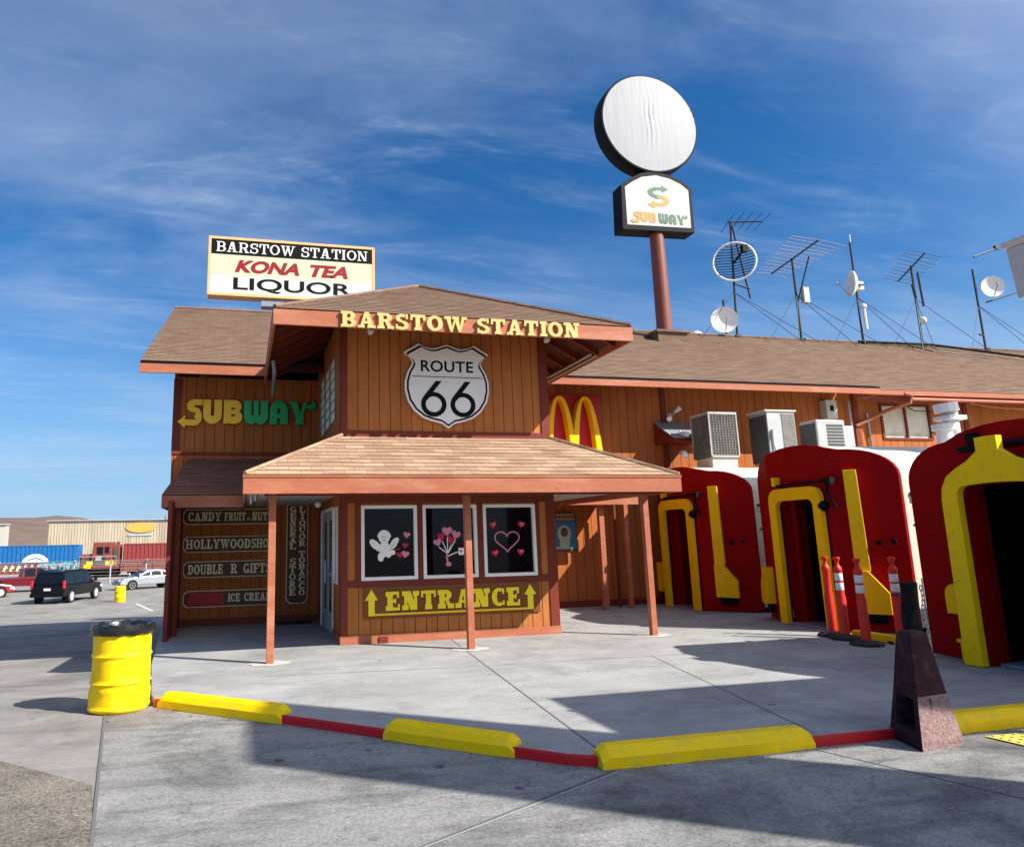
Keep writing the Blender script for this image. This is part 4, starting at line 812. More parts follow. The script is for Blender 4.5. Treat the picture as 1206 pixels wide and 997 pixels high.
mb = MB(); mb.box(.28 * K, 1.62 * K, ym + .06, ym + .4, z0 - .24, z0 + .005); obj('support_beam', mb, M['grey'], t)
for px in (.9, 1.9): obj('support_post', MB().box(px - .12, px + .12, ym + .1, ym + .36, 7.5, z0 - .24), M['grey'], t)

# tall pole sign behind the ridge
t = thing('pole_sign', 'tall brown pole sign with blank white disc above a small SUBWAY cabinet', 'sign', (12.75, 19.8, 7.5))
mb = MB(); mb.lathe([(.24, 0), (.235, 1.5), (.22, 3.9), (.2, 4.2)], (12.8, 19.8, 7.2), 20); obj('pole', mb, M['polebrown'], t, smooth=True)
mb = MB(); mb.box(12.25, 13.25, 19.3, 20.2, 7.2, 7.7); mb.box(12.17, 13.33, 19.22, 20.28, 7.7, 7.77); obj('roof_curb', mb, M['shingle'], t)
cab = [(11.45, 11.08), (14.02, 11.16), (14.05, 12.7), (13.75, 12.93), (13.3, 13.1), (12.75, 13.2), (12.2, 13.06), (11.8, 12.82), (11.5, 12.6)]
obj('cabinet', MB().plate(cab, 20.08, .56), M['black'], t, bevel=.01)
face = [(11.62, 11.25), (13.9, 11.31), (13.92, 12.62), (13.65, 12.82), (13.25, 12.97), (12.78, 13.04), (12.25, 12.93), (11.9, 12.73), (11.63, 12.53)]
obj('sign_face', MB().plate(face, 19.5195, .008), M['faceacrylic'], t)
for ltr, m_, xa, xb in (('SUB', 'polegold', 11.8, 12.66), ('WAY', 'polegreen', 12.74, 13.68)):
    mb = MB(); set_glyphs([chunky(c) for c in ltr], xa, xb, 11.38, 11.72, 19.511, .006, one=mb); obj('lettering', mb, M[m_], t)
S_ = (12.76, 12.3)
mb = MB()
for k, p in enumerate(arcs(S_[0] + .0, S_[1] + .16, .33, .24, 100, 262, .19, .15, 12) + [[(S_[0] - .08, S_[1] + .26), (S_[0] + .2, S_[1] + .29), (S_[0] + .2, S_[1] + .41), (S_[0] - .08, S_[1] + .4)], [(S_[0] + .18, S_[1] + .19), (S_[0] + .42, S_[1] + .34), (S_[0] + .18, S_[1] + .5)], [(S_[0] - .06, S_[1] - .08), (S_[0] + .09, S_[1] - .1), (S_[0] - .04, S_[1] + .04)]]): mb.plate([(S_[0] + (a_ - S_[0]) * 1.02, S_[1] + (b_ - S_[1]) * .8) for a_, b_ in p], 19.511, .004 + k * .0003)
obj('emblem', mb, M['polegreen'], t)
mb = MB()
for k, p in enumerate(arcs(S_[0] + .09, S_[1] - .17, .33, .24, -80, 82, .19, .15, 12) + [[(S_[0] + .15, S_[1] - .41), (S_[0] - .13, S_[1] - .42), (S_[0] - .13, S_[1] - .28), (S_[0] + .15, S_[1] - .26)], [(S_[0] - .11, S_[1] - .53), (S_[0] - .36, S_[1] - .36), (S_[0] - .11, S_[1] - .2)], [(S_[0] - .02, S_[1] + .08), (S_[0] + .15, S_[1] + .08), (S_[0] + .13, S_[1] - .04)]]): mb.plate([(S_[0] + (a_ - S_[0]) * 1.02, S_[1] + (b_ - S_[1]) * .8) for a_, b_ in p], 19.511, .004 + k * .0003)
obj('emblem', mb, M['polegold'], t)
mb = MB(); mb.lathe([(1.6, .6), (1.72, .58), (1.76, .5), (1.76, .03), (1.73, 0), (1.66, 0)], (12.72, 19.5, 14.88), 56, 'y'); obj('disc_rim', mb, M['black'], t, smooth=True)
mb = MB(); rows = []
for k in range(1, 26):
    r_ = 1.69 * k / 25; row = []
    for j in range(96):
        a_ = 2 * math.pi * j / 96; wx, wz = r_ * math.cos(a_), r_ * math.sin(a_)
        h = .02 * (1 - (r_ / 1.69) ** 2)
        h += .006 * math.exp(-((wx + .02) / .3) ** 2) * math.sin(wx * 38 + .8 * math.sin(wz * 5)) * (1 - r_ / 1.75)
        h += .022 * max(0, math.cos(a_ - .12)) ** 24 * (r_ / 1.69) ** 6 * math.sin(a_ * 46) 
        row.append((12.72 + wx, 19.49 - h, 14.88 + wz))
    rows.append(row[::-1])
mb.grid(rows, True); mb.face(rows[0][::-1]); obj('disc_face', mb, M['vinyl'], t, smooth=True)
# blank sign box at the right edge, on a post between the rail cars
t = thing('sign_box', 'pale grey sign box on a tall post above the rail cars at the right edge', 'sign', (14, 8.85, 0))
mb = MB(); mb.hexa([(14, 7.6, 5.79), (15.1, 7.6, 5.79), (15.1, 10.09, 5.79), (14, 10.09, 5.79)], [(13.95, 7.6, 6.78), (15.1, 7.6, 6.78), (15.1, 10.12, 6.78), (13.95, 10.12, 6.78)]); obj('cabinet', mb, M['lowgrey'], t, bevel=.02)
mb = MB(); mb.box(13.9, 15.15, 7.55, 10.16, 6.78, 6.9); obj('cap', mb, M['whitedirty'], t, bevel=.01)
mb = MB(); mb.tube([(14.5, 8.85, 0), (14.5, 8.85, 5.8)], .09, 12); obj('post', mb, M['grey'], t, smooth=True)

# ================================================================== RAIL CARS
def railcar(c, X0, xend, hw, H, dc, label, beveled=True, tall=False):
    t = thing('rail_car', label, 'rail car', (X0, c, 0), 'red rail cars parked end-on beside the restaurant')
    prof = []
    r = .6
    for k in range(9):
        a_ = math.pi / 2 * k / 8; prof.append((hw - r * (1 - math.cos(a_)), H - .16 - r * .78 + r * .78 * math.sin(a_)))
    prof += [(hw * .42, H - .07), (hw * .2, H - .015), (0, H)]
    prof = [(hw, .1), (hw, 1.3)] + prof
    full = [(c - y, z) for y, z in prof] + [(c + y, z) for y, z in prof[-2::-1]]
    xo = lambda y: X0 + (max(0, abs(y - c) - .7) * (.95 if y < c else .5) if beveled else 0)
    mb = MB(); mb.grid([[(xo(y) + .05, y, z) for y, z in full], [(xend, y, z) for y, z in full]]); body = obj('body', mb, M['cream'], t, smooth=True)
    # end wall, column by column, with the doorway left open
    prof2 = [(y * 1.008, z + .012 if z > .5 else .02) for y, z in prof]; full2 = [(c - y, z) for y, z in prof2] + [(c + y, z) for y, z in prof2[-2::-1]]
    ysn = sorted({y for y, z in full2} | {dc - .46, dc + .46, c - .7, c + .7, c})
    def ztop(y):
        best = None
        F = full2
        for (ya, za), (yb, zb) in zip(F, F[1:]):
            if abs(yb - ya) < 1e-6:
                if abs(y - ya) < 1e-6: best = max(best or 0, za, zb)
            elif min(ya, yb) - 1e-6 <= y <= max(ya, yb) + 1e-6:
                z = za + (zb - za) * (y - ya) / (yb - ya); best = max(best or 0, z)
        return best
    mb = MB(); dz = 2.16 if not tall else 2.12; hwd = .46
    for ya, yb in zip(ysn, ysn[1:]):
        door = ya > dc - hwd - .01 and yb < dc + hwd + .01; zb_ = dz if door else .02
        pts = lambda dx: [(xo(ya) + dx, ya, zb_), (xo(yb) + dx, yb, zb_), (xo(yb) + dx, yb, ztop(yb)), (xo(ya) + dx, ya, ztop(ya))]
        A, B = pts(0), pts(.05)
        mb.face([A[0], A[3], A[2], A[1]]); mb.face([A[3], B[3], B[2], A[2]]); mb.face([A[0], A[1], B[1], B[0]])
        if ya == ysn[0]: mb.face([A[0], B[0], B[3], A[3]])
        if yb == ysn[-1]: mb.face([A[1], A[2], B[2], B[1]])
    obj('end_wall', mb, M['red'], t)
    # vestibule behind the doorway
    mb = MB(); d = .5 if not tall else .1
    mb.box(X0 + .05, X0 + d, dc + .46, dc + .5, 0.01, 2.2); mb.box(X0 + .05, X0 + d, dc - .5, dc - .46, .01, 2.2); mb.box(X0 + .05, X0 + d, dc - .5, dc + .5, 2.2, 2.24)
    if not tall: mb.box(X0 + .2, X0 + .24, dc + .36, dc + .455, .03, 2.18)
    vs = obj('vestibule', mb, M['red'], t)
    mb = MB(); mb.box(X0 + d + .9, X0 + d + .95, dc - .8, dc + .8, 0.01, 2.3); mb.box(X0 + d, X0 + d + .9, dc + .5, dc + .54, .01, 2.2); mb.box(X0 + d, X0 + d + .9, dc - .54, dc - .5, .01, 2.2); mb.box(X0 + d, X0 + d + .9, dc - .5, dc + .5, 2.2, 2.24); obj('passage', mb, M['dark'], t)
    mb = MB(); mb.box(X0 - .05, X0 + .5, dc - .5, dc + .5, .004, .035); obj('threshold', mb, M['grey'], t)
    if not tall:
        # yellow arched door frame
        ow, iw, zt, zi, rr = .62, .45, 2.36, 2.15, .2
        O = [(-ow, .01), (-ow, zt - rr)] + [(-ow + rr - rr * math.cos(a_), zt - rr + rr * math.sin(a_)) for a_ in [math.pi / 2 * k / 6 for k in range(1, 7)]] + [(0, zt + .005)]
        I = [(-iw, .01), (-iw, zi - rr * .6)] + [(-iw + rr * .6 - rr * .6 * math.cos(a_), zi - rr * .6 + rr * .6 * math.sin(a_)) for a_ in [math.pi / 2 * k / 6 for k in range(1, 7)]] + [(0, zi)]
    else:
        O = [(-.68, .01), (-.66, 1.95), (-.635, 2.1), (-.56, 2.23), (-.42, 2.32), (-.27, 2.39), (-.15, 2.48), (-.13, 2.5), (-.13, 2.655), (0, 2.66)]
        I = [(-.455, .01), (-.45, 1.98), (-.44, 2.04), (-.41, 2.08), (-.38, 2.1), (-.3, 2.11), (-.2, 2.115), (-.12, 2.12), (-.06, 2.12), (0, 2.12)]
    mb = MB(); xf = X0 - (.13 if not tall else .33)
    O2 = O + [(-y, z) for y, z in O[-2::-1]]; I2 = I + [(-y, z) for y, z in I[-2::-1]]
    xb = xf + .09
    for k in range(len(O2) - 1):
        (a0, b0), (a1, b1), (c0, d0), (c1, d1) = O2[k], O2[k + 1], I2[k], I2[k + 1]
        mb.face([(xf, dc + a0, b0), (xf, dc + c0, d0), (xf, dc + c1, d1), (xf, dc + a1, b1)][::-1])
        mb.face([(xf, dc + a0, b0), (xf, dc + a1, b1), (xb, dc + a1, b1), (xb, dc + a0, b0)][::-1]); mb.face([(xf, dc + c0, d0), (xb, dc + c0, d0), (xb, dc + c1, d1), (xf, dc + c1, d1)][::-1])
    if tall: obj('door_frame', mb, M['brightyellow'], t, bevel=.008)
    else: obj('door_frame', mb, M['yellow'], t, bevel=.008)
    mb = MB(); ih = .47 if not tall else .47; zi_ = 2.17 if not tall else 2.13
    mb.box(xf + .04, X0 + .0, dc + ih, dc + ih + .1, .01, zi_); mb.box(xf + .04, X0, dc - ih - .1, dc - ih, .01, zi_); mb.box(xf + .04, X0, dc - ih - .1, dc + ih + .1, zi_, zi_ + .1); obj('door_jamb', mb, M['red'], t)
    # dark rod, lamp and hardware above the door
    mb = MB(); mb.tube([(X0 - .08, dc + .55, 2.42 + (.14 if tall else 0)), (X0 - .08, dc - .75, 2.44 + (.14 if tall else 0))], .022 if not tall else .04, 8); mb.tube([(X0 - .08, dc - .75, 2.44), (X0 - .08, dc - .78, 2.2), (X0 - .02, dc - .85, 1.98)], .026, 8)
    mb.sphere((X0 - .06, dc - .62, 2.02), .09, 10); mb.box(X0 - .1, X0 + .0, dc - .86, dc - .72, 2.37, 2.48)
    obj('door_gear', mb, M['black'], t, smooth=True)
    mb = MB(); mb.box(X0 - .12, X0, dc + .42, dc + .5, 2.42, 2.58) if not tall else mb.tube([(X0 - .05, dc + .38, 2.62), (X0 - .05, dc + .38, 2.75)], .07, 10); obj('marker_lamp', mb, M['yellow'] if not tall else M['black'], t)
    if beveled:
        s2 = math.sqrt(.5)
        for sg in (-1, 1):
            base = Vector((X0, c + sg * .7, 0)); kx = .95 if sg < 0 else .5; ex = Vector((kx, sg, 0)).normalized(); en = Vector((-1, sg * kx, 0)).normalized()
            def pl(poly, th, name, m_):
                mb = MB(); F = [base + ex * a_ + en * th + Vector((0, 0, b_)) for a_, b_ in poly]; B = [base + ex * a_ + Vector((0, 0, b_)) for a_, b_ in poly]
                n = len(poly); i = len(mb.v); mb.v += [tuple(p) for p in F + B]; f1 = tuple(range(n)); f2 = tuple(range(n, 2 * n))
                mb.f.append(f1 if sg < 0 else f1[::-1]); mb.f.append(f2[::-1] if sg < 0 else f2)
                for k in range(n):
                    q = (k, n + k, n + (k + 1) % n, (k + 1) % n); mb.f.append(q if sg < 0 else q[::-1])
                return obj(name, mb, m_, t, bevel=.006)
            if sg < 0: pl([(.29, .95), (.50, .95), (.47, 2.59), (.28, 2.59)], .12, 'grab_post', M['yellow'])
            pl([(.28, .3), (.72, .29), (.72, .62), (.46, .96), (.28, .96)], .16, 'buffer_box', M['yellow'])
            pl([(.36, .14), (.66, .14), (.66, .285), (.36, .285)], .08, 'buffer_foot', M['black'])
        mb = MB(); mb.tube([(X0 + .5, c - hw + .03, 1.42), (X0 + .46, c - hw + .0, 1.42)], .045, 8); mb.tube([(X0 + .42, c - 1.2, 1.4), (X0 + .38, c - 1.24, 1.4)], .045, 8); obj('bolt', mb, M['black'], t)
    else:
        mb = MB(); yy = dc + .67
        P = [(yy, .57), (yy + .26, .57), (yy + .26, .80)] + [(yy + .13 + .13 * math.cos(a_), .80 + .13 * math.sin(a_)) for a_ in [math.pi * k / 8 for k in range(1, 9)]]
        mb.side_plate(P, X0, .2); mb.tube([(X0 - .2, yy + .13, .8), (X0 - .215, yy + .13, .8)], .045, 10); obj('buffer_lug', mb, M['yellow'], t, bevel=.006)
        mb = MB(); mb.box(X0 - .22, X0, dc + .66, dc + .8, .02, .24); mb.box(X0 - .25, X0, dc + .655, dc + .82, .24, .28); obj('step_block', mb, M['yellow'], t, bevel=.006)
    # flank seen through the gap: drip rail, window band, panel seams
    yn = c - hw; xs = X0 + (.9 if beveled else .1)
    mb = MB(); mb.box(xs, xend - .1, yn - .03, yn + .02, 2.14, 2.19); mb.box(xs, xend - .1, yn - .012, yn + .01, 1.66, 1.69); obj('drip_rail', mb, M['darksteel'], t)
    mb = MB(); mb.box(xs, xend - .1, yn - .015, yn + .01, 2.03, 2.135); obj('letter_board', mb, M['lowgrey'], t)
    mb = MB(); z_ = .13
    for zz_ in (.34, .86): 
        mb.box(xs, xend - .1, yn - .012, yn + .01, z_, zz_ - .012); z_ = zz_ + .012
    obj('side_panel', mb, M['lowgrey'], t)
    for k in range(7):
        mb = MB(); mb.box(xs + .15 + k * 1.6, xs + 1.2 + k * 1.6, yn - .014, yn + .01, 1.1, 1.48); obj('side_window', mb, M['greenglass'], t)
    return t
railcar(14.85, 9.55, 24, 1.5, 3.08, 14.83, 'red ended rail car next to the wing wall, farthest back of the three')
t2 = railcar(11.15, 9.55, 24, 1.45, 3.1, 11.1, 'red ended rail car in the middle, orange posts standing before it')
railcar(6.73, 8.77, 23, 1.385, 2.84, 6.73, 'red ended rail car nearest the camera with wide bright yellow door arch', beveled=False, tall=True)
solo('kerb_block', MB().box(9.05, 9.17, 8.95, 9.75, .0, .12), M['brightyellow'], 'short yellow block on the walkway behind the orange posts', 'parking block', bevel=.02)

# ---- roof units standing on the first rail car
def ac_grill(x0, x1, y0, y1, z0, z1, label, rows=9):
    t = thing('air_conditioner', label, 'air conditioner', ((x0 + x1) / 2, (y0 + y1) / 2, z0), 'air conditioners on the rail car roof')
    obj('coil', MB().box(x0 + .03, x1 - .03, y0 + .03, y1 - .03, z0, z1 - .03), M['acdark'], t)
    mb = MB()
    for k in range(26):
        z = z0 + .03 + (z1 - z0 - .1) * k / 25
        mb.box(x0 + .01, x1 - .01, y0 + .012, y0 + .022, z, z + .012); mb.box(x0 + .012, x0 + .022, y0 + .02, y1 - .01, z, z + .012)
    for k in range(10):
        x = x0 + (x1 - x0) * (k + .5) / 10; mb.box(x, x + .01, y0 + .004, y0 + .012, z0, z1 - .05); yv = y0 + (y1 - y0) * (k + .5) / 10; mb.box(x0 + .004, x0 + .012, yv, yv + .01, z0, z1 - .05)
    obj('grille', mb, M['acgrill'], t)
    mb = MB(); mb.box(x0, x1, y0, y1, z1 - .05, z1)
    for xx in (x0, x1 - .03):
        for yy in (y0, y1 - .03): mb.box(xx, xx + .03, yy, yy + .03, z0, z1 - .05)
    mb.box(x0, x1, y0, y0 + .02, z0, z0 + .04); obj('casing', mb, M['acbody'], t, bevel=.005)
    mb = MB(); mb.box(x0 + .05, x1 - .05, y0 + .05, y1 - .05, z0 - .28, z0); obj('stand', mb, M['cream'], t)
    return t
ac_grill(10.3, 11.05, 14.5, 15.2, 3.3, 4.34, 'boxy air conditioner with wire grille, leftmost on the rail car roof')
t = thing('air_conditioner', 'grey air conditioner with open side panel and dark flank, middle of three on the roof', 'air conditioner', (12.2, 14.8, 3.2), 'air conditioners on the rail car roof')
obj('casing', MB().box(11.86, 12.62, 14.5, 15.1, 3.15, 4.38), M['acbody'], t, bevel=.01); obj('coil', MB().box(11.835, 11.86, 14.53, 15.1, 3.2, 4.3), M['acdark'], t)
mb = MB()
for k in range(22): mb.box(12.25, 12.6, 14.485, 14.499, 3.25 + k * .05, 3.28 + k * .05)
obj('louvre', mb, M['acgrill'], t); obj('cover', MB().box(11.8, 12.66, 14.47, 15.14, 4.38, 4.42), M['whitedirty'], t, bevel=.006)
mb = MB(); mb.box(11.93, 12.2, 14.47, 14.5, 3.4, 3.95); obj('service_panel', mb, M['lowgrey'], t); mb = MB(); mb.tube([(11.95, 14.46, 3.95), (11.9, 14.42, 3.6), (12.0, 14.44, 3.3), (12.15, 14.46, 3.25)], .025, 6); obj('hose', mb, M['lowgrey'], t, smooth=True)
t = thing('air_conditioner', 'low white air conditioner with slatted front, rightmost on the rail car roof', 'air conditioner', (13.4, 14.6, 3.1), 'air conditioners on the rail car roof')
obj('casing', MB().box(13.02, 13.82, 14.3, 14.85, 3.1, 4.18), M['acbody'], t, bevel=.03); obj('coil', MB().box(13.0, 13.02, 14.34, 14.82, 3.3, 4.1), M['acdark'], t)
mb = MB()
for k in range(8): mb.box(13.3, 13.75, 14.285, 14.299, 3.5 + k * .075, 3.54 + k * .075)
obj('louvre', mb, M['acdark'], t); obj('side_casing', MB().box(13.83, 14.1, 14.35, 14.8, 3.1, 4.05), M['whitedirty'], t, bevel=.01)
t = thing('meter_box', 'small white utility box high on the wing wall above the roof units', 'utility box', (15, 16, 4.5)); obj('casing', MB().box(14.86, 15.2, 15.9, 16.13, 4.5, 5.0), M['whitedirty'], t, bevel=.01); obj('dial', MB().box(14.98, 15.08, 15.888, 15.899, 4.7, 4.85), M['black'], t)
t = thing('wall_camera', 'pair of white security floodlights on the wing wall above the triangular hood', 'floodlight', (10.3, 16, 4.5))
mb = MB(); mb.box(10.25, 10.35, 16.0, 16.135, 4.45, 4.55); mb.tube([(10.3, 16.0, 4.5), (10.22, 15.9, 4.45)], .02, 6); mb.tube([(10.3, 16.0, 4.5), (10.4, 15.9, 4.56)], .02, 6); obj('bracket', mb, M['whitedirty'], t)
for q in (((10.22, 15.95, 4.45), (10.14, 15.8, 4.38)), ((10.38, 15.95, 4.56), (10.45, 15.8, 4.66))): mb = MB(); mb.tube(q, [.03, .065], 10); obj('lamp_head', mb, M['white'], t, smooth=True)
t = thing('wall_camera', 'white security camera on the corner of the hood beside the grilled air conditioner', 'camera', (10.1, 15.3, 3.8)); mb = MB(); mb.tube([(10.2, 15.4, 3.95), (10.2, 15.2, 3.92)], .06, 10); obj('camera_body', mb, M['white'], t, smooth=True); mb = MB(); mb.tube([(10.2, 15.45, 3.95), (10.2, 15.5, 4.05)], .02, 6); obj('bracket', mb, M['whitedirty'], t)
t = thing('wall_camera', 'white security camera low under the hood beside the rail car roof', 'camera', (10.05, 15, 3.3)); mb = MB(); mb.sphere((10.05, 15.15, 3.42), .075, 10); obj('camera_body', mb, M['white'], t, smooth=True); mb = MB(); mb.box(10.0, 10.1, 15.15, 15.3, 3.44, 3.52); obj('bracket', mb, M['whitedirty'], t)
t = thing('roof_vent', 'tall clear and white vent pipe with cap on the middle rail car roof', 'vent pipe', (13.1, 11, 3.0), 'vent pipes on the rail car roof')
mb = MB(); mb.tube([(13.05, 11, 3.0), (13.05, 11, 3.8)], .14, 14); obj('pipe', mb, M['lowgrey'], t, smooth=True); mb = MB(); mb.box(12.85, 13.25, 10.82, 11.18, 3.62, 3.7); mb.tube([(13.0, 11, 3.78), (12.98, 11, 3.95)], .2, 10); obj('cap', mb, M['white'], t, bevel=.01)
t = thing('roof_vent', 'short fat white vent pipe with rim on the middle rail car roof', 'vent pipe', (12.7, 10.9, 3.0), 'vent pipes on the rail car roof')
mb = MB(); mb.tube([(12.75, 10.9, 2.95), (12.75, 10.9, 3.42)], .14, 14); obj('pipe', mb, M['white'], t, smooth=True); mb = MB(); mb.tube([(12.75, 10.9, 3.42), (12.75, 10.9, 3.52)], .2, 14); obj('cap', mb, M['white'], t)

# ================================================================== AERIALS ON THE RIDGE
def mast(x, h, label, lean=0):
    t = thing('aerial_mast', label, 'aerial', (x, 20.7, 8.0), 'aerial masts along the roof ridge')
    mb = MB(); mb.tube([(x, 20.7, 8.0), (x + lean, 20.7, 8 + h)], .038, 8); mb.box(x - .1, x + .1, 20.6, 20.8, 8.08, 8.16); obj('mast', mb, M['darksteel'], t, smooth=True); return t
def guys(t, x, z, ends):
    for e_ in ends:
        mb = MB(); mb.tube([(x, 20.7, z), e_], .011, 4); obj('guy_wire', mb, M['darksteel'], t)
def yagi(t, pts, ends, n, halfs, m_='steel', droop=0):
    p, q = Vector(pts[0]), Vector(pts[1]); mb = MB(); mb.tube([p, q], .03, 6); ar = obj('aerial_boom', mb, M['darksteel'], t)
    mb = MB(); e_ = Vector(ends)
    for k in range(n):
        c_ = p.lerp(q, k / (n - 1)); hf = halfs[0] + (halfs[1] - halfs[0]) * k / (n - 1); mb.tube([c_ - e_ * hf + Vector((0, 0, random.uniform(-.05, .05))), c_, c_ + e_ * hf + Vector((0, 0, random.uniform(-.07, .04)))], .0105, 5)
    obj('aerial_rods', mb, M[m_], ar)
def dish(t, c, r, nrm, name='dish', m_='white', depth=.25):
    nrm = Vector(nrm).normalized(); u = nrm.cross(Vector((0, 0, 1))).normalized(); v = u.cross(nrm); mb = MB(); rows = []
    for k in range(1, 9):
        rr = r * k / 8; h = depth * r * ((k / 8) ** 2 - 1); rows.append([Vector(c) + nrm * h + (u * math.cos(a_) + v * math.sin(a_)) * rr for a_ in [2 * math.pi * j / 28 for j in range(28)]])
    back = [[p - nrm * .04 for p in rw] for rw in rows]
    mb.grid(rows + back[::-1], True, True); d = obj(name, mb, M[m_], t, smooth=True)
    mb = MB(); C = Vector(c); mb.tube([C - v * r * .9 + nrm * .0, C + nrm * r * .8], .02, 6); mb.tube([C + nrm * r * .75, C + nrm * r * .95], .06, 8); obj('feed_arm', mb, M['lowgrey'], d)
    mb = MB(); mb.tube([C - nrm * depth * r, C - nrm * (depth * r + .25)], .05, 8); obj('mount', mb, M['grey'], d)
t = mast(16.12, 4.3, 'ridge mast with a round barred grid aerial and a small rod aerial on top', .2)
mb = MB(); cx_, cz_, r_ = 16.2, 10.74, .68
ring = [(cx_ + .8 * r_ * math.cos(a_), 20.55 - .6 * r_ * math.cos(a_), cz_ + r_ * math.sin(a_)) for a_ in [2 * math.pi * k / 40 for k in range(41)]]; mb.tube(ring, .038, 8); gd = obj('grid_ring', mb, M['white'], t, smooth=True)
mb = MB()
for k in range(-6, 7):
    z = cz_ + k * .1; hw_ = math.sqrt(max(0, r_ ** 2 - (k * .1) ** 2)); mb.tube([(cx_ - .8 * hw_, 20.55 + .6 * hw_, z), (cx_ + .12, 20.7, z), (cx_ + .8 * hw_, 20.55 - .6 * hw_, z)], .018, 5)
obj('grid_bars', mb, M['darksteel'], gd)
mb = MB(); mb.tube([(16.2, 20.6, 10.7), (16.1, 19.9, 10.9)], .04, 6); mb.box(16.0, 16.2, 19.8, 19.95, 10.8, 11.05); obj('feed_arm', mb, M['black'], gd)
yagi(t, ((16.15, 20.6, 12.2), (17.3, 20.3, 12.2)), (.3, .95, .0), 5, (.75, .75), 'darksteel')
mb = MB(); mb.tube([(16.35, 20.7, 12.25), (16.8, 20.7, 9.5)], .03, 6); mb.tube([(16.2, 20.7, 10.0), (16.8, 20.7, 9.85)], .03, 6); obj('brace', mb, M['darksteel'], t)
guys(t, 16.15, 9.7, [(18.2, 20.0, 7.75), (19.2, 20.5, 8), (14.4, 20.2, 7.85)])
t = mast(18.68, 3.1, 'ridge mast carrying a long many rodded aerial above a small white box')
yagi(t, ((19.05, 22.2, 11.1), (18.3, 19.0, 11.05)), (.99, .15, 0), 13, (.75, 1.25), 'rod')
mb = MB(); mb.tube([(18.72, 20.7, 9.5), (18.95, 20.2, 11.0)], .025, 6); obj('brace', mb, M['darksteel'], t); mb = MB(); mb.box(18.88, 19.1, 20.55, 20.72, 9.45, 10.0); obj('junction_box', mb, M['whitedirty'], t)
guys(t, 18.68, 9.75, [(16.9, 20.2, 7.8), (17.6, 19.6, 7.6), (20.5, 20.2, 7.8), (21.3, 19.8, 7.7)])
t = mast(21.26, 3.9, 'ridge mast with a white dish turned away to the left'); dish(t, (20.82, 20.5, 10.2), .47, (-.75, .35, .1), depth=.4)
mb = MB(); mb.box(20.95, 21.3, 20.4, 20.7, 10.0, 10.3); mb.sphere((21.38, 20.6, 9.45), .1, 8); mb.tube([(21.38, 20.6, 8.6), (21.38, 20.6, 9.4)], .05, 6); mb.tube([(21.28, 20.7, 11.6), (21.3, 20.7, 12.2)], .015, 5); obj('junction_box', mb, M['white'], t)
guys(t, 21.26, 9.8, [(19.6, 20.3, 7.85), (20.2, 19.6, 7.6), (22.9, 20.2, 7.8), (23.6, 19.9, 7.7)])
t = mast(23.85, 3.2, 'ridge mast carrying a rodded aerial above a round white fitting')
yagi(t, ((24.75, 22.1, 11.15), (23.05, 19.4, 11.1)), (.98, .2, 0), 10, (.85, 1.0), 'darksteel')
mb = MB(); mb.sphere((23.9, 20.6, 9.06), .13, 10); obj('fitting', mb, M['white'], t, smooth=True); mb = MB(); mb.tube([(24.0, 20.6, 10.9), (24.05, 20.6, 9.6)], .04, 6); mb.tube([(23.68, 20.6, 10.4), (23.75, 20.6, 9.9)], .05, 6); obj('brace', mb, M['darksteel'], t)
guys(t, 23.85, 9.9, [(22.0, 20.3, 7.8), (22.8, 19.8, 7.7), (23.0, 19.5, 7.6), (26.2, 20.1, 7.85)])
t = mast(26.73, 3.25, 'ridge mast with a white dish facing the car park and a slanting boom'); dish(t, (27.2, 20.4, 10.5), .4, (-.42, -.9, -.05), depth=.2)
mb = MB(); mb.tube([(27.0, 20.6, 9.92), (28.7, 20.3, 10.45)], .03, 6); mb.tube([(26.4, 20.6, 8.65), (26.75, 20.7, 8.62)], .03, 6); mb.tube([(26.9, 20.7, 11.75), (29.6, 20.7, 12.75)], .035, 6); mb.box(28.0, 28.2, 20.65, 20.75, 12.15, 12.3); obj('boom', mb, M['darksteel'], t)
guys(t, 26.73, 9.8, [(25.4, 20.2, 7.8), (28.6, 20.2, 7.8), (29.6, 20.4, 7.9)])
t = thing('satellite_dish', 'white satellite dish standing low on the ridge beside the grid aerial mast', 'satellite dish', (15.6, 20.7, 8))
dish(t, (15.55, 20.5, 8.62), .44, (-.4, -.9, -.05), depth=.22); mb = MB(); mb.tube([(15.75, 20.75, 8.0), (15.75, 20.75, 9.4)], .035, 6); obj('mast', mb, M['darksteel'], t)
t = thing('satellite_dish', 'small white dome just showing over the ridge left of the dishes', 'satellite dish', (14.75, 20.9, 8)); mb = MB(); mb.sphere((14.72, 20.9, 8.1), .2, 12); obj('dome', mb, M['white'], t, smooth=True)
mb = MB(); mb.tube([(20.9, 20.55, 8.12), (22.4, 20.45, 8.1), (23.9, 20.5, 8.13), (25.2, 20.0, 7.85), (26.3, 19.3, 7.5), (27.4, 18.5, 7.1), (28.6, 17.9, 6.75)], .045, 6); solo('roof_cable', mb, M['black'], 'thick black cable sagging down the wing roof on the right', 'cable')
mb = MB(); mb.tube([(22.6, 20.2, 7.95), (23.0, 19.6, 7.6), (23.6, 19.5, 7.55), (24.6, 19.4, 7.5), (25.4, 19.4, 7.48)], .022, 6); solo('roof_cable', mb, M['darksteel'], 'thin dark cable lying on the wing shingles below the rodded aerial', 'cable')

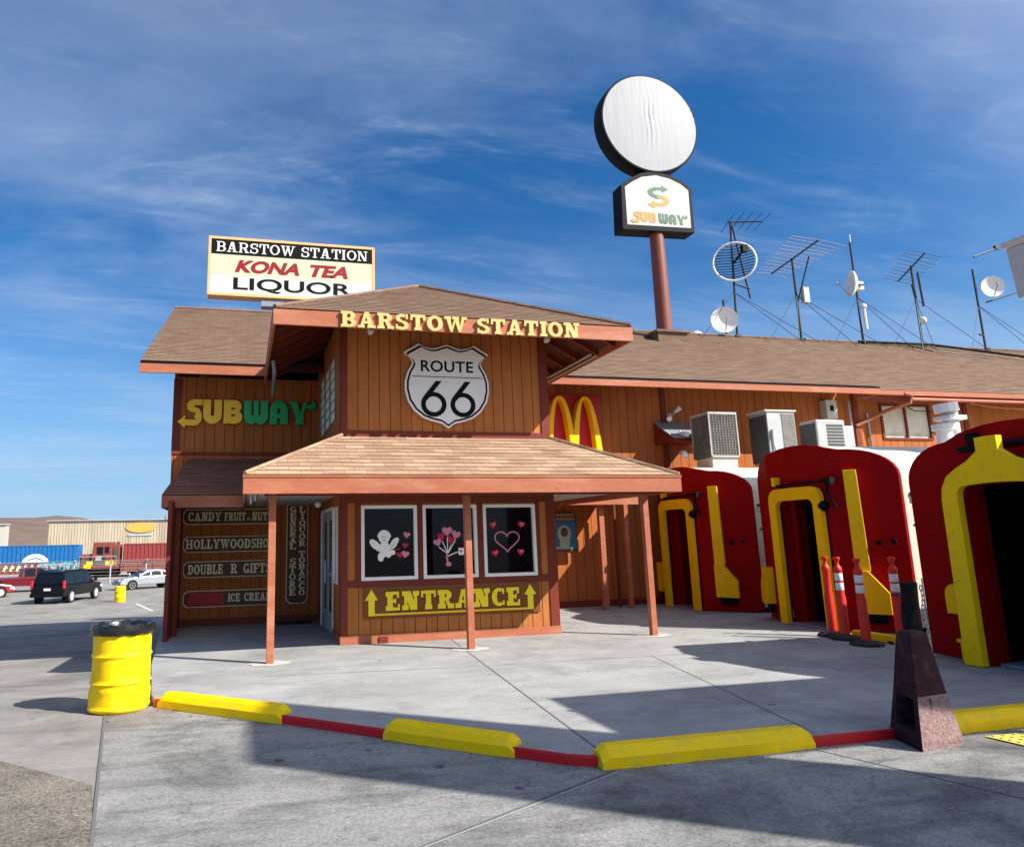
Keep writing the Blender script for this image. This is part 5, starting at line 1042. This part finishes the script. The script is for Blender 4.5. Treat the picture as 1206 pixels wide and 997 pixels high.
# ================================================================== KERB BLOCKS, DRUM, POSTS, BIN
def block(p, q, label):
    p, q = Vector((*p, 0)), Vector((*q, 0)); d = (q - p).normalized(); n = Vector((-d.y, d.x, 0)); L_ = (q - p).length
    sec = [(-.012, LOT + .005), (-.012, .005), (.03, .058), (.055, .074), (.15, .074), (.175, .045), (.18, .004), (.18, LOT + .005)]
    mb = MB(); rows = []
    m_ = 14
    for k in range(m_ + 1):
        f = k / m_; s = f * L_
        if k == 0: s = .0
        end = 0 if 1 <= k < m_ else 1
        row = []
        for (a_, z_) in sec:
            zz_ = z_ - (.04 if end and z_ > 0 else 0); aa = a_ + (.012 if end and a_ < .09 else -.012 if end else 0)
            ss = min(max(s + (.0 if not end else 0), 0), L_); w_ = random.uniform(-.0015, .0015)
            row.append(p + d * ss + n * (aa + w_) + Vector((0, 0, zz_ + random.uniform(-.0015, .0015) * (z_ > -.05))))
        rows.append(row)
    # chamfered ends: pull the first and last inner rows close to the ends
    for r_, k in ((rows[1], 0), (rows[-2], 1)):
        base = rows[0] if k == 0 else rows[-1]
        for j in range(len(sec)):
            z_ = r_[j].z; r_[j] = base[j] + d * (.06 if k == 0 else -.06); r_[j].z = z_
    mb.grid(rows, True, True)
    o = solo('kerb_block', mb, M['brightyellow'], label, 'parking block', 'yellow parking blocks along the red kerb', smooth=False)
    return o
block((-.82, 8.56), (.40, 7.42), 'yellow parking block nearest the drum, leftmost on the red kerb')
block((1.22, 6.60), (2.09, 5.745), 'short yellow parking block between two stretches of red kerb')
block((2.60, 5.268), (4.43, 5.272), 'long yellow parking block at the kerb corner, left of the stone bin')
block((5.45, 5.275), (7.2, 5.285), 'yellow parking block cut by the right edge of the photo, behind the stone bin')
# yellow drum with a black bag
t = thing('oil_drum', 'bright yellow oil drum used as a litter bin, black bag folded over its rim', 'drum', (-1.2, 8.63, LOT))
prof = [(.27, .0), (.295, .02), (.30, .04)]
for k in range(1, 40):
    z = .04 + .76 * k / 40; b_ = 0
    for rz in (.29, .55): b_ += .016 * math.exp(-((z - rz) / .012) ** 2)
    b_ += .004 * math.exp(-((z - .2) / .02) ** 2)
    prof.append((.29 + b_, z))
prof += [(.30, .8), (.305, .82), (.29, .83), (.27, .825), (.268, .5)]
mb = MB(); mb.lathe(prof, (-1.2, 8.63, LOT + .004), 48)
mb.v = [(x + .006 * math.sin(17 * z + 5 * math.atan2(y - 8.63, x + 1.2)) * (1 if z < .2 else 0) + .012 * math.sin(9 * z + 3 * math.atan2(y - 8.63, x + 1.2)) * (1 if .04 < z + .1 < .22 else .25) * (1 if x < -1.2 else .4), y, z) for x, y, z in mb.v]
obj('drum_body', mb, M['brightyellow'], t, smooth=True)
mb = MB(); rows = []
for (r_, z) in ((.314, .745), (.318, .77), (.316, .81), (.308, .85), (.265, .84), (.245, .78), (.235, .62), (.16, .58), (.03, .57)):
    rows.append([(-1.2 + (r_ + .008 * math.sin(j * 2.3) + random.uniform(-.006, .006)) * math.cos(2 * math.pi * j / 48), 8.63 + (r_ + random.uniform(-.006, .006)) * math.sin(2 * math.pi * j / 48), LOT + .022 + z + .007 * math.sin(j * 1.7 + r_ * 20) + random.uniform(-.006, .006)) for j in range(48)])
mb.grid(rows, True, True); obj('bin_bag', mb, M['bag'], t, smooth=True)
# orange delineator posts
def delineator(x, y, label, bands=True):
    t = thing('delineator_post', label, 'traffic post', (x, y, 0), 'orange traffic posts before the middle rail car')
    mb = MB(); mb.lathe([(.22, 0), (.22, .035), (.17, .06), (.07, .075), (.06, .09)], (x, y, 0), 8); obj('base', mb, M['rubber'], t)
    mb = MB(); mb.lathe([(.064, .07), (.064, .62), (.054, .66), (.054, .98), (.06, 1.0), (.062, 1.04), (.05, 1.06), (.028, 1.1), (.026, 1.14), (.045, 1.17), (.05, 1.19), (.045, 1.21), (.02, 1.21)], (x, y, 0), 16); obj('post', mb, M['orange'], t, smooth=True)
    for z0_, z1_ in ((.72, .83), (.86, .97)):
        mb = MB(); mb.lathe([(.056, z0_), (.0572, z0_ + .003), (.0572, z1_ - .003), (.056, z1_)], (x, y, 0), 16)
        if bands: obj('reflective_band', mb, M['reflect'], t, smooth=True)
    return t
d1 = delineator(8.95, 10.0, 'orange traffic post without white bands, behind the leftmost banded one', bands=False)
delineator(8.86, 9.66, 'orange traffic post with white bands, just right of the bare one')
delineator(8.66, 9.07, 'orange traffic post with white bands standing alone between two groups')
d4 = delineator(9.25, 9.05, 'orange traffic post with white bands and a blue ring, nearest the stone bin')
mb = MB(); mb.lathe([(.054, .655), (.0595, .66), (.0595, .69), (.054, .695)], (9.25, 9.05, 0), 16); obj('ring', mb, plain('blue_tape', (.05, .04, .16), .5), d4)
# stone litter bin shaped like a tapered obelisk
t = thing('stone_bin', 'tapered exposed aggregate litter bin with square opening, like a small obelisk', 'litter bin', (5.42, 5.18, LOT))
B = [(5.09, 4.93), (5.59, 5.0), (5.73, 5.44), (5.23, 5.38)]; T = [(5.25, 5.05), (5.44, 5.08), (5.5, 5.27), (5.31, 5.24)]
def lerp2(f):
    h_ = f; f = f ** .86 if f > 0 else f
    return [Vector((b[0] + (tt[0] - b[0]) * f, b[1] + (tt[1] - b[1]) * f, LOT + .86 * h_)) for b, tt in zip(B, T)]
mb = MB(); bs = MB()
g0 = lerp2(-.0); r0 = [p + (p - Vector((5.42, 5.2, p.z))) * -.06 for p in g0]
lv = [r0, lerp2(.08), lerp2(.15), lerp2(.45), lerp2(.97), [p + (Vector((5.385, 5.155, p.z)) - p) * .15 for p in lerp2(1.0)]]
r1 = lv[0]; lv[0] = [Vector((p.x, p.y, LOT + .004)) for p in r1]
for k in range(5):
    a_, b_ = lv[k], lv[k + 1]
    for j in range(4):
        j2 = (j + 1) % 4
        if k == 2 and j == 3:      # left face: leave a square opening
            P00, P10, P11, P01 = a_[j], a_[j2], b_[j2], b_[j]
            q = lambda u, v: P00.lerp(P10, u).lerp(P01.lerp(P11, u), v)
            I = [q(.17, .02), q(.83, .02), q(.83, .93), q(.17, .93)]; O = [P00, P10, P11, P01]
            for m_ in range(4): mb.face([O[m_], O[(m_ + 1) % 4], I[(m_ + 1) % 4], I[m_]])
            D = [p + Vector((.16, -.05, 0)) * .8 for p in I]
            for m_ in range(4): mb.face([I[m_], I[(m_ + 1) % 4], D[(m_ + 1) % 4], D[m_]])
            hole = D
        else: (bs if k < 3 and j != 3 else mb).face([a_[j], a_[j2], b_[j2], b_[j]])  # lower left side goes to the dark maroon too: its shade is painted in
mb.face(lv[-1]); mb.face(lv[0][::-1]); obj('shell', mb, M['binpaint_and_shade'], t); obj('plinth', bs, M['aggregate'], t)
mb = MB(); mb.face([p + Vector((-.004, .001, 0)) for p in hole]); obj('opening', mb, M['dark'], t)
# dark dented steel post with a hanging chain
t = thing('chain_post', 'battered black steel post with a chain hanging beside it, behind the stone bin', 'post', (6.0, 5.55, 0))
mb = MB(); mb.tube([(5.86, 5.6, .0), (5.87, 5.6, .5), (5.85, 5.6, .8), (5.87, 5.59, 1.12)], [.072, .068, .073, .066], 10); mb.tube([(5.87, 5.59, 1.12), (5.87, 5.59, 1.14)], [.078, .05], 10); obj('post', mb, M['postblack'], t, smooth=True)
mb = MB(); zc = 1.08
for k in range(24):
    c_ = Vector((5.955 + .012 * math.sin(k * .9), 5.55, zc - k * .042)); f = .6 + .4 * (k % 2)
    ax = Vector((1, 0, 0)) if k % 2 else Vector((0, 1, 0)); mb.tube([c_ + ax * .013 * math.cos(u) + Vector((0, 0, .03 * math.sin(u))) for u in [2 * math.pi * j / 8 for j in range(9)]], .005, 5)
obj('chain', mb, M['steel'], t)
# tactile paving
mb = MB(); q = [Vector(p) for p in ((5.93, 5.13, LOT + .014), (5.98, 4.62, LOT + .014), (7.4, 4.45, LOT + .014), (7.4, 5.1, LOT + .014))]
mb.face(q)
for i_ in range(14):
    for j_ in range(8):
        u, v = (i_ + .5) / 14, (j_ + .5) / 8; c_ = q[0].lerp(q[3], u).lerp(q[1].lerp(q[2], u), v); mb.lathe([(.02, .001), (.014, .008)], tuple(c_), 8)
solo('tactile_paving', mb, M['tactile'], 'yellow dimpled tactile paving panel at the right edge beyond the stone bin', 'paving panel')

# ================================================================== OUT OF FRAME: WHAT SHADES THE FORECOURT
t = thing('pylon', 'tall plain pylon wall standing to the right outside the frame, shading the kerb', 'pylon', (9.3, -.2, LOT))
obj('wall', MB().box(9.2, 9.45, -1.09, .76, LOT, 8.9), M['siding_dark'], t, bevel=.01); obj('cap', MB().box(9.2, 9.45, -1.09, .76, 8.902, 9.0), M['trim'], t)
t = thing('canopy', 'flat roofed canopy on posts to the right outside the frame, shading the walkway', 'canopy', (10.5, 2.2, LOT))
obj('roof', MB().box(8.07, 14, 1.3, 3.28, 4.78, 5.0), M['darktrim'], t)
for px, py in ((11, 1.4), (13.7, 1.4), (13.7, 3.1)): obj('post', MB().box(px - .07, px + .07, py - .07, py + .07, LOT, 4.78), M['trim'], t)

# ================================================================== CAR PARK AND RAILWAY BEYOND
P_black, P_silver, P_maroon, P_redc = (plain('car_paint_black', (.004, .0045, .007), .22, spec=.25, bump=0), plain('car_paint_silver', (.34, .37, .41), .3, metal=.3, spec=.6, bump=0), plain('car_paint_maroon', (.12, .008, .016), .22, spec=.6, bump=0), plain('car_paint_red', (.4, .015, .02), .22, spec=.6, bump=0))
M['rim'] = plain('alloy_rim', (.62, .62, .64), .3, metal=.5); M['lampred'] = plain('tail_lamp', (.5, .02, .03), .25); M['lampclear'] = plain('head_lamp', (.7, .72, .75), .15); M['plate'] = plain('blank_plate', (.7, .7, .72), .5); M['carglass'] = plain('car_glass', (.006, .008, .012), .1, spec=.3, bump=0)
def car(name, label, paint, loc, heading, L_=4.8, W_=1.85, kind='sedan', group='vehicles parked beyond the building'):
    """built along +X (front at +X), ground at z=0, then placed"""
    t = thing(name, label, 'car' if kind != 'pickup' else 'pickup truck', (0, 0, 0), group)
    h = L_ / 2
    if kind == 'suv':
        low = [(-h, .42), (-h - .02, .8), (-h + .03, 1.1), (h - 1.15, 1.12), (h - .15, 1.0), (h, .75), (h - .02, .42)]
        top = [(-h + .06, 1.1), (-h + .28, 1.82), (-h + .5, 1.9), (h - 1.95, 1.88), (h - 1.1, 1.12)]; wr = .39; wx = (-h + .95, h - .95)
    elif kind == 'pickup':
        low = [(-h, .5), (-h, 1.1), (-.2, 1.12), (h - 1.2, 1.12), (h - .12, 1.0), (h, .75), (h - .02, .45)]
        top = [(-.35, 1.1), (-.2, 1.78), (.1, 1.84), (1.1, 1.82), (h - 1.0, 1.12)]; wr = .4; wx = (-h + 1.0, h - .95)
    else:
        low = [(-h, .38), (-h - .01, .7), (-h + .06, .98), (-h + .9, 1.02), (h - 1.25, .95), (h - .2, .8), (h, .6), (h - .03, .34)]
        top = [(-h + .55, 1.0), (-h + 1.45, 1.42), (-h + 2.0, 1.46), (h - 2.1, 1.43), (h - 1.15, .96)]; wr = .33; wx = (-h + .9, h - .85)
    def shell(poly, w0, w1, zsplit):
        mb = MB(); n = len(poly); zl = min(z for _, z in poly); zh = max(z for _, z in poly)
        wd = lambda z: w0 + (w1 - w0) * (z - zl) / (zh - zl)
        A = [(x, -wd(z), z) for x, z in poly]; B = [(x, wd(z), z) for x, z in poly]; i = len(mb.v); mb.v += A + B
        mb.f.append(tuple(range(n))); mb.f.append(tuple(range(n, 2 * n))[::-1])
        for k in range(n): mb.f.append((k, n + k, n + (k + 1) % n, (k + 1) % n))
        return mb, wd
    w2 = W_ / 2
    mb, wd = shell(low[::-1], w2 - .03, w2 - .02, 0); obj('body', mb, paint, t, bevel=.07)
    mb, wt = shell(top[::-1], w2 - .05, w2 - .24, 0); cb = obj('cabin', mb, paint, t, bevel=.05)
    # side glass and screens, standing just proud of the cabin
    zl, zh = min(z for _, z in top), max(z for _, z in top)
    def roof_at(x):
        for (xa, za), (xb, zb) in zip(top, top[1:]):
            if xa <= x <= xb: return za + (zb - za) * (x - xa) / (xb - xa)
        return zl
    def glass_side(sg):
        xs0, xs1 = top[0][0] + .22, top[4][0] - .28; n = 2 if kind == 'pickup' else 3
        for k in range(n):
            a_, b_ = xs0 + (xs1 - xs0) * k / n + .04, xs0 + (xs1 - xs0) * (k + 1) / n - .04; zb_ = zl + .06
            za_, zc_ = max(zb_ + .02, roof_at(a_) - .1), max(zb_ + .02, roof_at(b_) - .1)
            pts = [(a_, sg * (wt(zb_) + .006), zb_), (b_, sg * (wt(zb_) + .006), zb_), (b_, sg * (wt(zc_) + .006), zc_)]
            if k == 0 or k == n - 1 or True:
                m_ = (a_ + b_) / 2; zm = max(zb_ + .02, roof_at(m_) - .09); pts.append((m_, sg * (wt(zm) + .006), zm))
            pts.append((a_, sg * (wt(za_) + .006), za_))
            mb = MB(); mb.face(pts if sg < 0 else pts[::-1]); obj('side_window', mb, M['carglass'], cb)
    glass_side(-1); glass_side(1)
    for (xa, za), (xb, zb) in ((top[0], top[1]), (top[3], top[4])):
        mb = MB(); v = Vector((xb - xa, zb - za)); nn = Vector((-(zb - za), xb - xa)).normalized(); nn = nn if nn.x * (xa) > 0 or nn.y > 0 else -nn
        if nn.y < 0: nn = -nn
        f0, f1 = .12, .88; q = []
        for f, sg in ((f0, -1), (f0, 1), (f1, 1), (f1, -1)):
            x, z = xa + v.x * f + nn.x * .012, za + v.y * f + nn.y * .012; q.append((x, sg * (wt(z) - .07), z))
        mb.face(q); obj('windscreen', mb, M['carglass'], cb)
    for x in wx:
        for sg in (-1, 1):
            mb = MB(); mb.lathe([(.2, -.11), (wr - .02, -.11), (wr, -.08), (wr, .08), (wr - .02, .11), (.2, .11)], (x, sg * (w2 - .1), wr), 24, 'y'); wh = obj('wheel', mb, M['rubber'], t, smooth=True)
            mb = MB(); yy = sg * (w2 + .012); mb.lathe([(wr * .68, -.02), (wr * .66, .0), (wr * .3, .012 if sg < 0 else -.012), (.03, .0)], (x, yy, wr), 18, 'y'); obj('rim', mb, M['rim'], wh)
            mb = MB(); mb.lathe([(wr + .07, -.012), (wr + .07, .012)], (x, sg * (w2 - .022), wr + .02), 24, 'y'); obj('wheel_arch', mb, M['black'], t)
    for sg in (-1, 1):
        zt = 1.0 if kind != 'sedan' else .8
        if kind == 'suv': mb = MB(); mb.box(-h - .03, -h + .12, min(sg * (w2 - .13), sg * (w2 - .0)), max(sg * (w2 - .13), sg * (w2 - .0)), .9, 1.35); obj('tail_light', mb, M['lampred'], t, bevel=.02)
        else: mb = MB(); mb.box(-h - .025, -h + .15, min(sg * (w2 - .38), sg * (w2 - .0)), max(sg * (w2 - .38), sg * (w2 - .0)), zt - .16, zt); obj('tail_light', mb, M['lampred'], t, bevel=.02)
        mb = MB(); mb.box(h - .28, h - .03, min(sg * (w2 - .45), sg * (w2 - .01)), max(sg * (w2 - .45), sg * (w2 - .01)), zt - .28, zt - .12); obj('headlight', mb, M['lampclear'], t, bevel=.02)
        mb = MB(); xm = top[4][0] - .25; mb.box(xm, xm + .14, min(sg * (w2 - .02), sg * (w2 + .17)), max(sg * (w2 - .02), sg * (w2 + .17)), zl + .05, zl + .22); obj('mirror', mb, paint, t, bevel=.02)
        mb = MB(); mb.box(-h * .25, -h * .2, min(sg * (w2 - .03), sg * (w2 + .005)), max(sg * (w2 - .03), sg * (w2 + .005)), zl - .14, zl - .1); mb.box(.35, .5, min(sg * (w2 - .03), sg * (w2 + .005)), max(sg * (w2 - .03), sg * (w2 + .005)), zl - .14, zl - .1); obj('door_handle', mb, paint, t)
    mb = MB(); mb.box(-h - .08, -h + .1, -w2 + .02, w2 - .02, .4, .62); obj('bumper', mb, paint, t, bevel=.04)
    mb = MB(); mb.box(h - .12, h + .05, -w2 + .05, w2 - .05, .36, .56); mb.box(h - .12, h + .02, -.45, .45, .6, .72); obj('bumper', mb, M['black'] if kind != 'sedan' else paint, t, bevel=.03)
    mb = MB(); mb.box(-h - .045, -h - .02, -.2, .2, .78, .92); obj('number_plate', mb, M['plate'], t)
    if kind == 'suv': mb = MB(); mb.box(-h + .5, .6, -w2 + .27, -w2 + .31, 1.89, 1.95); mb.box(-h + .5, .6, w2 - .31, w2 - .27, 1.89, 1.95); obj('roof_rail', mb, M['black'], t)
    t.location = loc; t.rotation_euler = (0, 0, heading)
    return t
car('sport_utility_car', 'large black sport utility car with silver wheels seen from behind', P_black, (-10.5, 51.2, -1.73), R(76), 5.2, 2.05, 'suv')
car('sedan', 'silver sedan parked nose towards the camera, left of the building corner', P_silver, (-7.1, 62.5, -1.73), R(-150), 4.8, 1.84, 'sedan')
car('pickup_truck', 'dark maroon pickup truck behind the black sport utility car', P_maroon, (-16.2, 63.5, -1.73), R(20), 5.6, 1.95, 'pickup')
car('sedan', 'bright red car cut by the left edge of the photo', P_redc, (-17.6, 57.0, -1.73), R(30), 4.5, 1.8, 'sedan')
mb = MB(); mb.lathe([(.3, 0), (.31, .02), (.31, .28), (.325, .3), (.31, .32), (.31, .6), (.325, .62), (.31, .64), (.31, .9), (.29, .92)], (-7.05, 48.6, gz(48.6)), 24); solo('yellow_barrel', mb, M['brightyellow'], 'small yellow barrel far off in the car park beside the silver sedan', 'barrel', smooth=True)
# fence of steel posts
t = thing('mesh_fence', 'pale steel post and wire fence between car park and railway', 'fence', (-10, 68, -1.73))
for k in range(14):
    x = -36.4 + k * 2.85; mb = MB(); mb.tube([(x, 68, -1.8), (x, 68, .15), (x + .12, 67.7, .4)], .06, 6); obj('fence_post', mb, M['lowgrey'], t)
mb = MB()
for z in (.1, .25, .4): mb.tube([(-36.4, 68 - max(0, z - .1), z), (.7, 68 - max(0, z - .1), z)], .025 if z == .1 else .012, 5)
for k in range(7): mb.tube([(-36.4, 68, -1.6 + k * .26), (.7, 68, -1.6 + k * .26)], .008, 4)
obj('fence_wire', mb, M['lowgrey'], t)
mb = MB(); mb.box(-60, 12, 66.5, 66.8, -1.8, -1.5); solo('kerb_wall', mb, M['kerbside'], 'long low concrete kerb at the far end of the car park under the wire fence', 'kerb')
mb = MB()
for y in (86.3, 87.75): mb.box(-200, 200, y - .04, y + .04, -1.71, -1.55)
solo('rail_track', mb, M['darksteel'], 'pair of steel rails carrying the freight train', 'rails')
# freight train
M['boxblue'] = plain('container_blue', (.01, .13, .36), .5); M['boxred'] = plain('container_red', (.25, .04, .036), .5); M['welcar'] = mat('rusty_well_car', (.2, .065, .05), .7, .25, .6, 4); M['locored'] = mat('locomotive_brown_red', (.22, .05, .04), .6, .2, .6, 4); M['maroonpaint'] = plain('graffiti_dark', (.05, .06, .12), .6); M['teal'] = plain('graffiti_teal', (.06, .42, .36), .6); M['warecream'] = mat('warehouse_cladding', (.45, .39, .29), .75, .28, .5, 3, 0, stretch=(1, 1, .08), dirt=(.33, .22, .15), dirt_amt=.7, dirt_scale=.3); M['warewhite'] = plain('warehouse_white', (.45, .44, .39), .7); M['oval'] = plain('oval_sign_gold', (.52, .36, .08), .7)
def container(mb, x0, x1, z0, z1, y0=85.9, y1=88.3):
    mb.box(x0, x1, y0 + .03, y1, z0, z1); n = int((x1 - x0) / .42)
    for k in range(n): xx = x0 + .1 + k * .42; mb.box(xx, xx + .2, y0 - .03, y0 + .03, z0 + .12, z1 - .1)
    mb.box(x0, x1, y0 - .04, y0 + .03, z1 - .1, z1); mb.box(x0, x1, y0 - .04, y0 + .03, z0, z0 + .12)
def well_car(label, x0, x1, paint, cont_label, logo=None):
    t = thing('freight_car', label, 'freight car', ((x0 + x1) / 2, 87, -1.6), 'cars of the freight train')
    mb = MB(); mb.box(x0, x1, 85.75, 85.85, -1.15, -.05); mb.box(x0, x1, 88.35, 88.45, -1.15, -.05); mb.box(x0, x1, 85.85, 88.35, -1.15, -1.0); n = int((x1 - x0) / 1.5)
    for k in range(n): mb.box(x0 + .3 + k * 1.5, x0 + .45 + k * 1.5, 85.68, 85.75, -1.1, -.1)
    mb.box(x0, x1, 85.66, 85.75, -.16, -.04); obj('frame', mb, M['welcar'], t)
    for bx in (x0 + 1.0, x0 + 2.8, x1 - 2.8, x1 - 1.0):
        mb = MB()
        for yy in (86.3, 87.75): mb.lathe([(.08, -.06), (.42, -.06), (.42, .06), (.08, .06)], (bx, yy, -1.13), 16, 'y')
        obj('wheel_set', mb, M['black'], t)
    k = thing('shipping_container', cont_label, 'container', ((x0 + x1) / 2, 87, -1.0), 'containers on the freight train')
    mb = MB(); container(mb, x0 + .15, x1 - .15, -.97, 1.8); obj('container_body', mb, paint, k)
    return t, k
fc, ct = well_car('rust brown well car under the blue container, graffiti on its side', -34, -16.75, M['boxblue'], 'long blue ribbed container with white emblem, on the freight train')
mb = MB(); P = [(-22.3, .05), (-19.7, .05), (-19.85, .4), (-20.3, .75), (-20.7, .88), (-21.3, .88), (-21.7, .75), (-22.15, .4)]; mb.plate(P, 85.86, .012)
obj('emblem', mb, M['whitedecal'], ct); mb = MB(); mb.plate([(-21.8, .3), (-21.0, .55), (-20.2, .3), (-20.3, .22), (-21.0, .42), (-21.7, .22)], 85.845, .01); obj('emblem_mark', mb, M['boxblue'], ct)
mb = MB(); rnd = random.Random(3)
for k in range(9): x = -22.9 + (k + 6.2) * .42; mb.plate([(x - .28, -1.0), (x + .26, -1.05), (x + .3, -.15 + rnd.uniform(-.1, .2)), (x - .2, -.1 + rnd.uniform(-.1, .2))], 85.655, .02 + k * .002)
obj('graffiti', mb, M['teal'], fc); mb = MB()
for k in range(7): x = -24.0 + k * .62; mb.plate([(x, -.8), (x + .2, -.85), (x + .45, -.25), (x + .25, -.2)], 85.655, .02); mb.plate([(x + .1, -.55), (x + .5, -.5), (x + .5, -.4), (x + .1, -.45)], 85.655, .024)
obj('graffiti', mb, M['signcream'], fc)
mb = MB()
for k in range(8): x = -20.1 + k * .42; mb.plate([(x, -.9), (x + .12, -.92), (x + .2, -.3), (x + .08, -.28)], 85.6, .02); mb.plate([(x + .1, -.6), (x + .3, -.62), (x + .3, -.52), (x + .1, -.5)], 85.6, .022)
obj('graffiti', mb, M['maroonpaint'], fc); mb = MB()
for k in range(5): blob(mb, -19.9 + k * .72, -.42 + .12 * (-1) ** k, .2, .16, 85.575, .02)
obj('graffiti', mb, M['pink'], fc)
well_car('rust brown well car under the red container, behind the engine', -12.55, 6, M['boxred'], 'long red ribbed container on the freight train, right of the engine')
t = thing('locomotive', 'red brown diesel engine with yellow panels between the two containers', 'locomotive', (-14.7, 87, -1.6), 'cars of the freight train')
mb = MB(); mb.box(-16.7, -12.7, 85.6, 88.4, -.75, -.5); mb.box(-16.6, -15.6, 86.1, 87.9, -.5, .75); obj('body', mb, M['locored'], t, bevel=.06)
mb = MB(); mb.hexa([(-15.6, 85.75, -.5), (-13.5, 85.75, -.5), (-13.5, 88.25, -.5), (-15.6, 88.25, -.5)], [(-15.4, 85.85, 2.0), (-13.5, 85.85, 2.0), (-13.5, 88.15, 2.0), (-15.4, 88.15, 2.0)]); cb = obj('cab', mb, M['locored'], t, bevel=.08)
mb = MB(); mb.box(-15.0, -14.4, 85.76, 85.84, .75, 1.5); mb.box(-14.2, -13.8, 85.76, 85.84, .85, 1.5); obj('cab_window', mb, M['carglass'], cb)
mb = MB(); mb.box(-16.2, -15.5, 85.58, 85.6, -.72, -.3); mb.box(-16.0, -15.2, 85.72, 85.75, -.42, .0); mb.box(-14.1, -13.2, 85.7, 85.74, -.42, .0); obj('stripe', mb, M['yellow'], t)
mb = MB(); mb.box(-13.5, -12.75, 86.0, 88.0, -.5, 1.75); mb.box(-13.2, -12.9, 86.4, 87.2, 1.75, 2.05); obj('hood', mb, M['locored'], t, bevel=.06)
mb = MB(); mb.box(-15.35, -13.55, 85.72, 85.8, -.5, .2); mb.box(-14.85, -14.1, 85.68, 85.72, .25, .7); mb.box(-16.1, -15.7, 86.05, 86.1, -.2, .5); mb.box(-13.35, -12.9, 85.95, 86.0, .2, 1.3); obj('grille', mb, M['acdark'], t)
mb = MB(); mb.box(-15.1, -14.5, 85.66, 85.7, .1, .5); obj('number_board', mb, M['lowgrey'], t)
mb = MB(); mb.tube([(-16.65, 85.5, -.5), (-16.65, 85.5, .5), (-13.0, 85.5, .5), (-13.0, 85.5, -.5)], .03, 5); obj('handrail', mb, M['lowgrey'], t)
for bx in (-16.0, -15.0, -14.2, -13.2):
    mb = MB()
    for yy in (86.2, 87.8): mb.lathe([(.08, -.07), (.5, -.07), (.5, .07), (.08, .07)], (bx, yy, -1.06), 18, 'y')
    obj('wheel_set', mb, M['black'], t)
mb = MB(); mb.box(-16.4, -12.9, 85.7, 85.8, -1.2, -.85); obj('bogie_frame', mb, M['black'], t)
# far buildings and hills
t = thing('warehouse', 'long cream ribbed warehouse beyond the train with a yellow oval sign', 'warehouse', (0, 155, -1.8))
mb = MB(); mb.box(-34.9, 60, 150, 180, -1.9, 6.3)
for k in range(190): mb.box(-34.8 + k * .5, -34.65 + k * .5, 149.94, 150, -1.8, 6.25)
obj('wall', mb, M['warecream'], t); mb = MB(); mb.box(-35.2, 60.2, 149.6, 180, 6.3, 6.45); obj('roof', mb, M['lowgrey'], t)
mb = MB(); blob(mb, -18.7, 4.9, 2.7, .95, 149.88, .06, 0, 32); obj('oval_sign', mb, M['oval'], t)
mb = MB(); mb.plate(rc(-20.9, 3.35, -16.6, 3.7), 149.88, .05); obj('name_strip', mb, M['lowgrey'], t)
t = thing('warehouse', 'white warehouse end just showing at the left edge beyond the train', 'warehouse', (-60, 155, -1.8)); mb = MB(); mb.box(-90, -42.0, 150, 152, -1.9, 5.75); obj('wall', mb, M['warewhite'], t); mb = MB(); mb.box(-90.2, -41.8, 149.7, 152, 5.75, 5.95); obj('roof', mb, M['lowgrey'], t)
mb = MB()
mb.tube([(-14.2, 149.7, 6.4), (-14.2, 149.7, 7.0)], .25, 8); obj('roof_vent', mb, M['grey'], bpy.data.objects['warehouse'])
mb = MB(); rows = []
rnd = random.Random(11)
for j, (y, f) in enumerate(((380, 0), (430, .45), (480, .85), (540, 1), (640, .9), (800, .2))):
    row = []
    for k in range(121):
        x = -900 + k * 15
        hgt = 18.5 / (1 + math.exp((x + 88) / 9)) + 9 / (1 + math.exp((x + 40) / 25)) * .35 + 4.0
        hgt *= 1 + .10 * math.sin(x / 31 + j) + .05 * math.sin(x / 11 + 2 * j); row.append((x, y, -3 + f * (hgt + 1.0)))
    rows.append(row)
mb.grid(rows); struct('hill', mb, M['hill'], smooth=True)

rnd = random.Random(5); mb = MB()
def flake(x, y, z, r_):
    a_ = rnd.uniform(0, 6.28); mb.face([(x + r_ * math.cos(a_ + k * 1.57 + rnd.uniform(-.4, .4)) * (1 if k % 2 else .5), y + r_ * math.sin(a_ + k * 1.57) * .8, z + rnd.uniform(.001, .006)) for k in range(4)])
KL = [(-.85, 8.62), (.41, 7.44), (2.12, 5.74), (2.62, 5.34), (6.5, 5.31)]
for k in range(330):
    j = rnd.choice((0, 0, 1, 1, 2, 3, 3, 3)); f = rnd.random(); (xa, ya), (xb, yb) = KL[j], KL[j + 1]; d = Vector((yb - ya, -(xb - xa))).normalized(); d = d if d.y < 0 else -d; o_ = .03 + abs(rnd.gauss(0, .10))
    flake(xa + (xb - xa) * f + d.x * o_, ya + (yb - ya) * f + d.y * o_, LOT + .009, rnd.uniform(.004, .013))
for k in range(160): flake(rnd.uniform(-1, 7), rnd.uniform(2.5, 5.1), LOT + .009, rnd.uniform(.003, .009))
for k in range(120): flake(rnd.uniform(1.4, 8.5), rnd.choice((11.75, 11.85, 9.5, 10.2, 8.5, 12.8)) + rnd.gauss(0, .35) * .4, .006, rnd.uniform(.004, .012))
o = obj('ground_litter', mb, mat('dry_grit', (.075, .06, .045), .9, .6, 8, 50), kind='stuff'); o['label'] = 'scattered dry grit and leaf crumbs along the kerb'; o['category'] = 'litter'
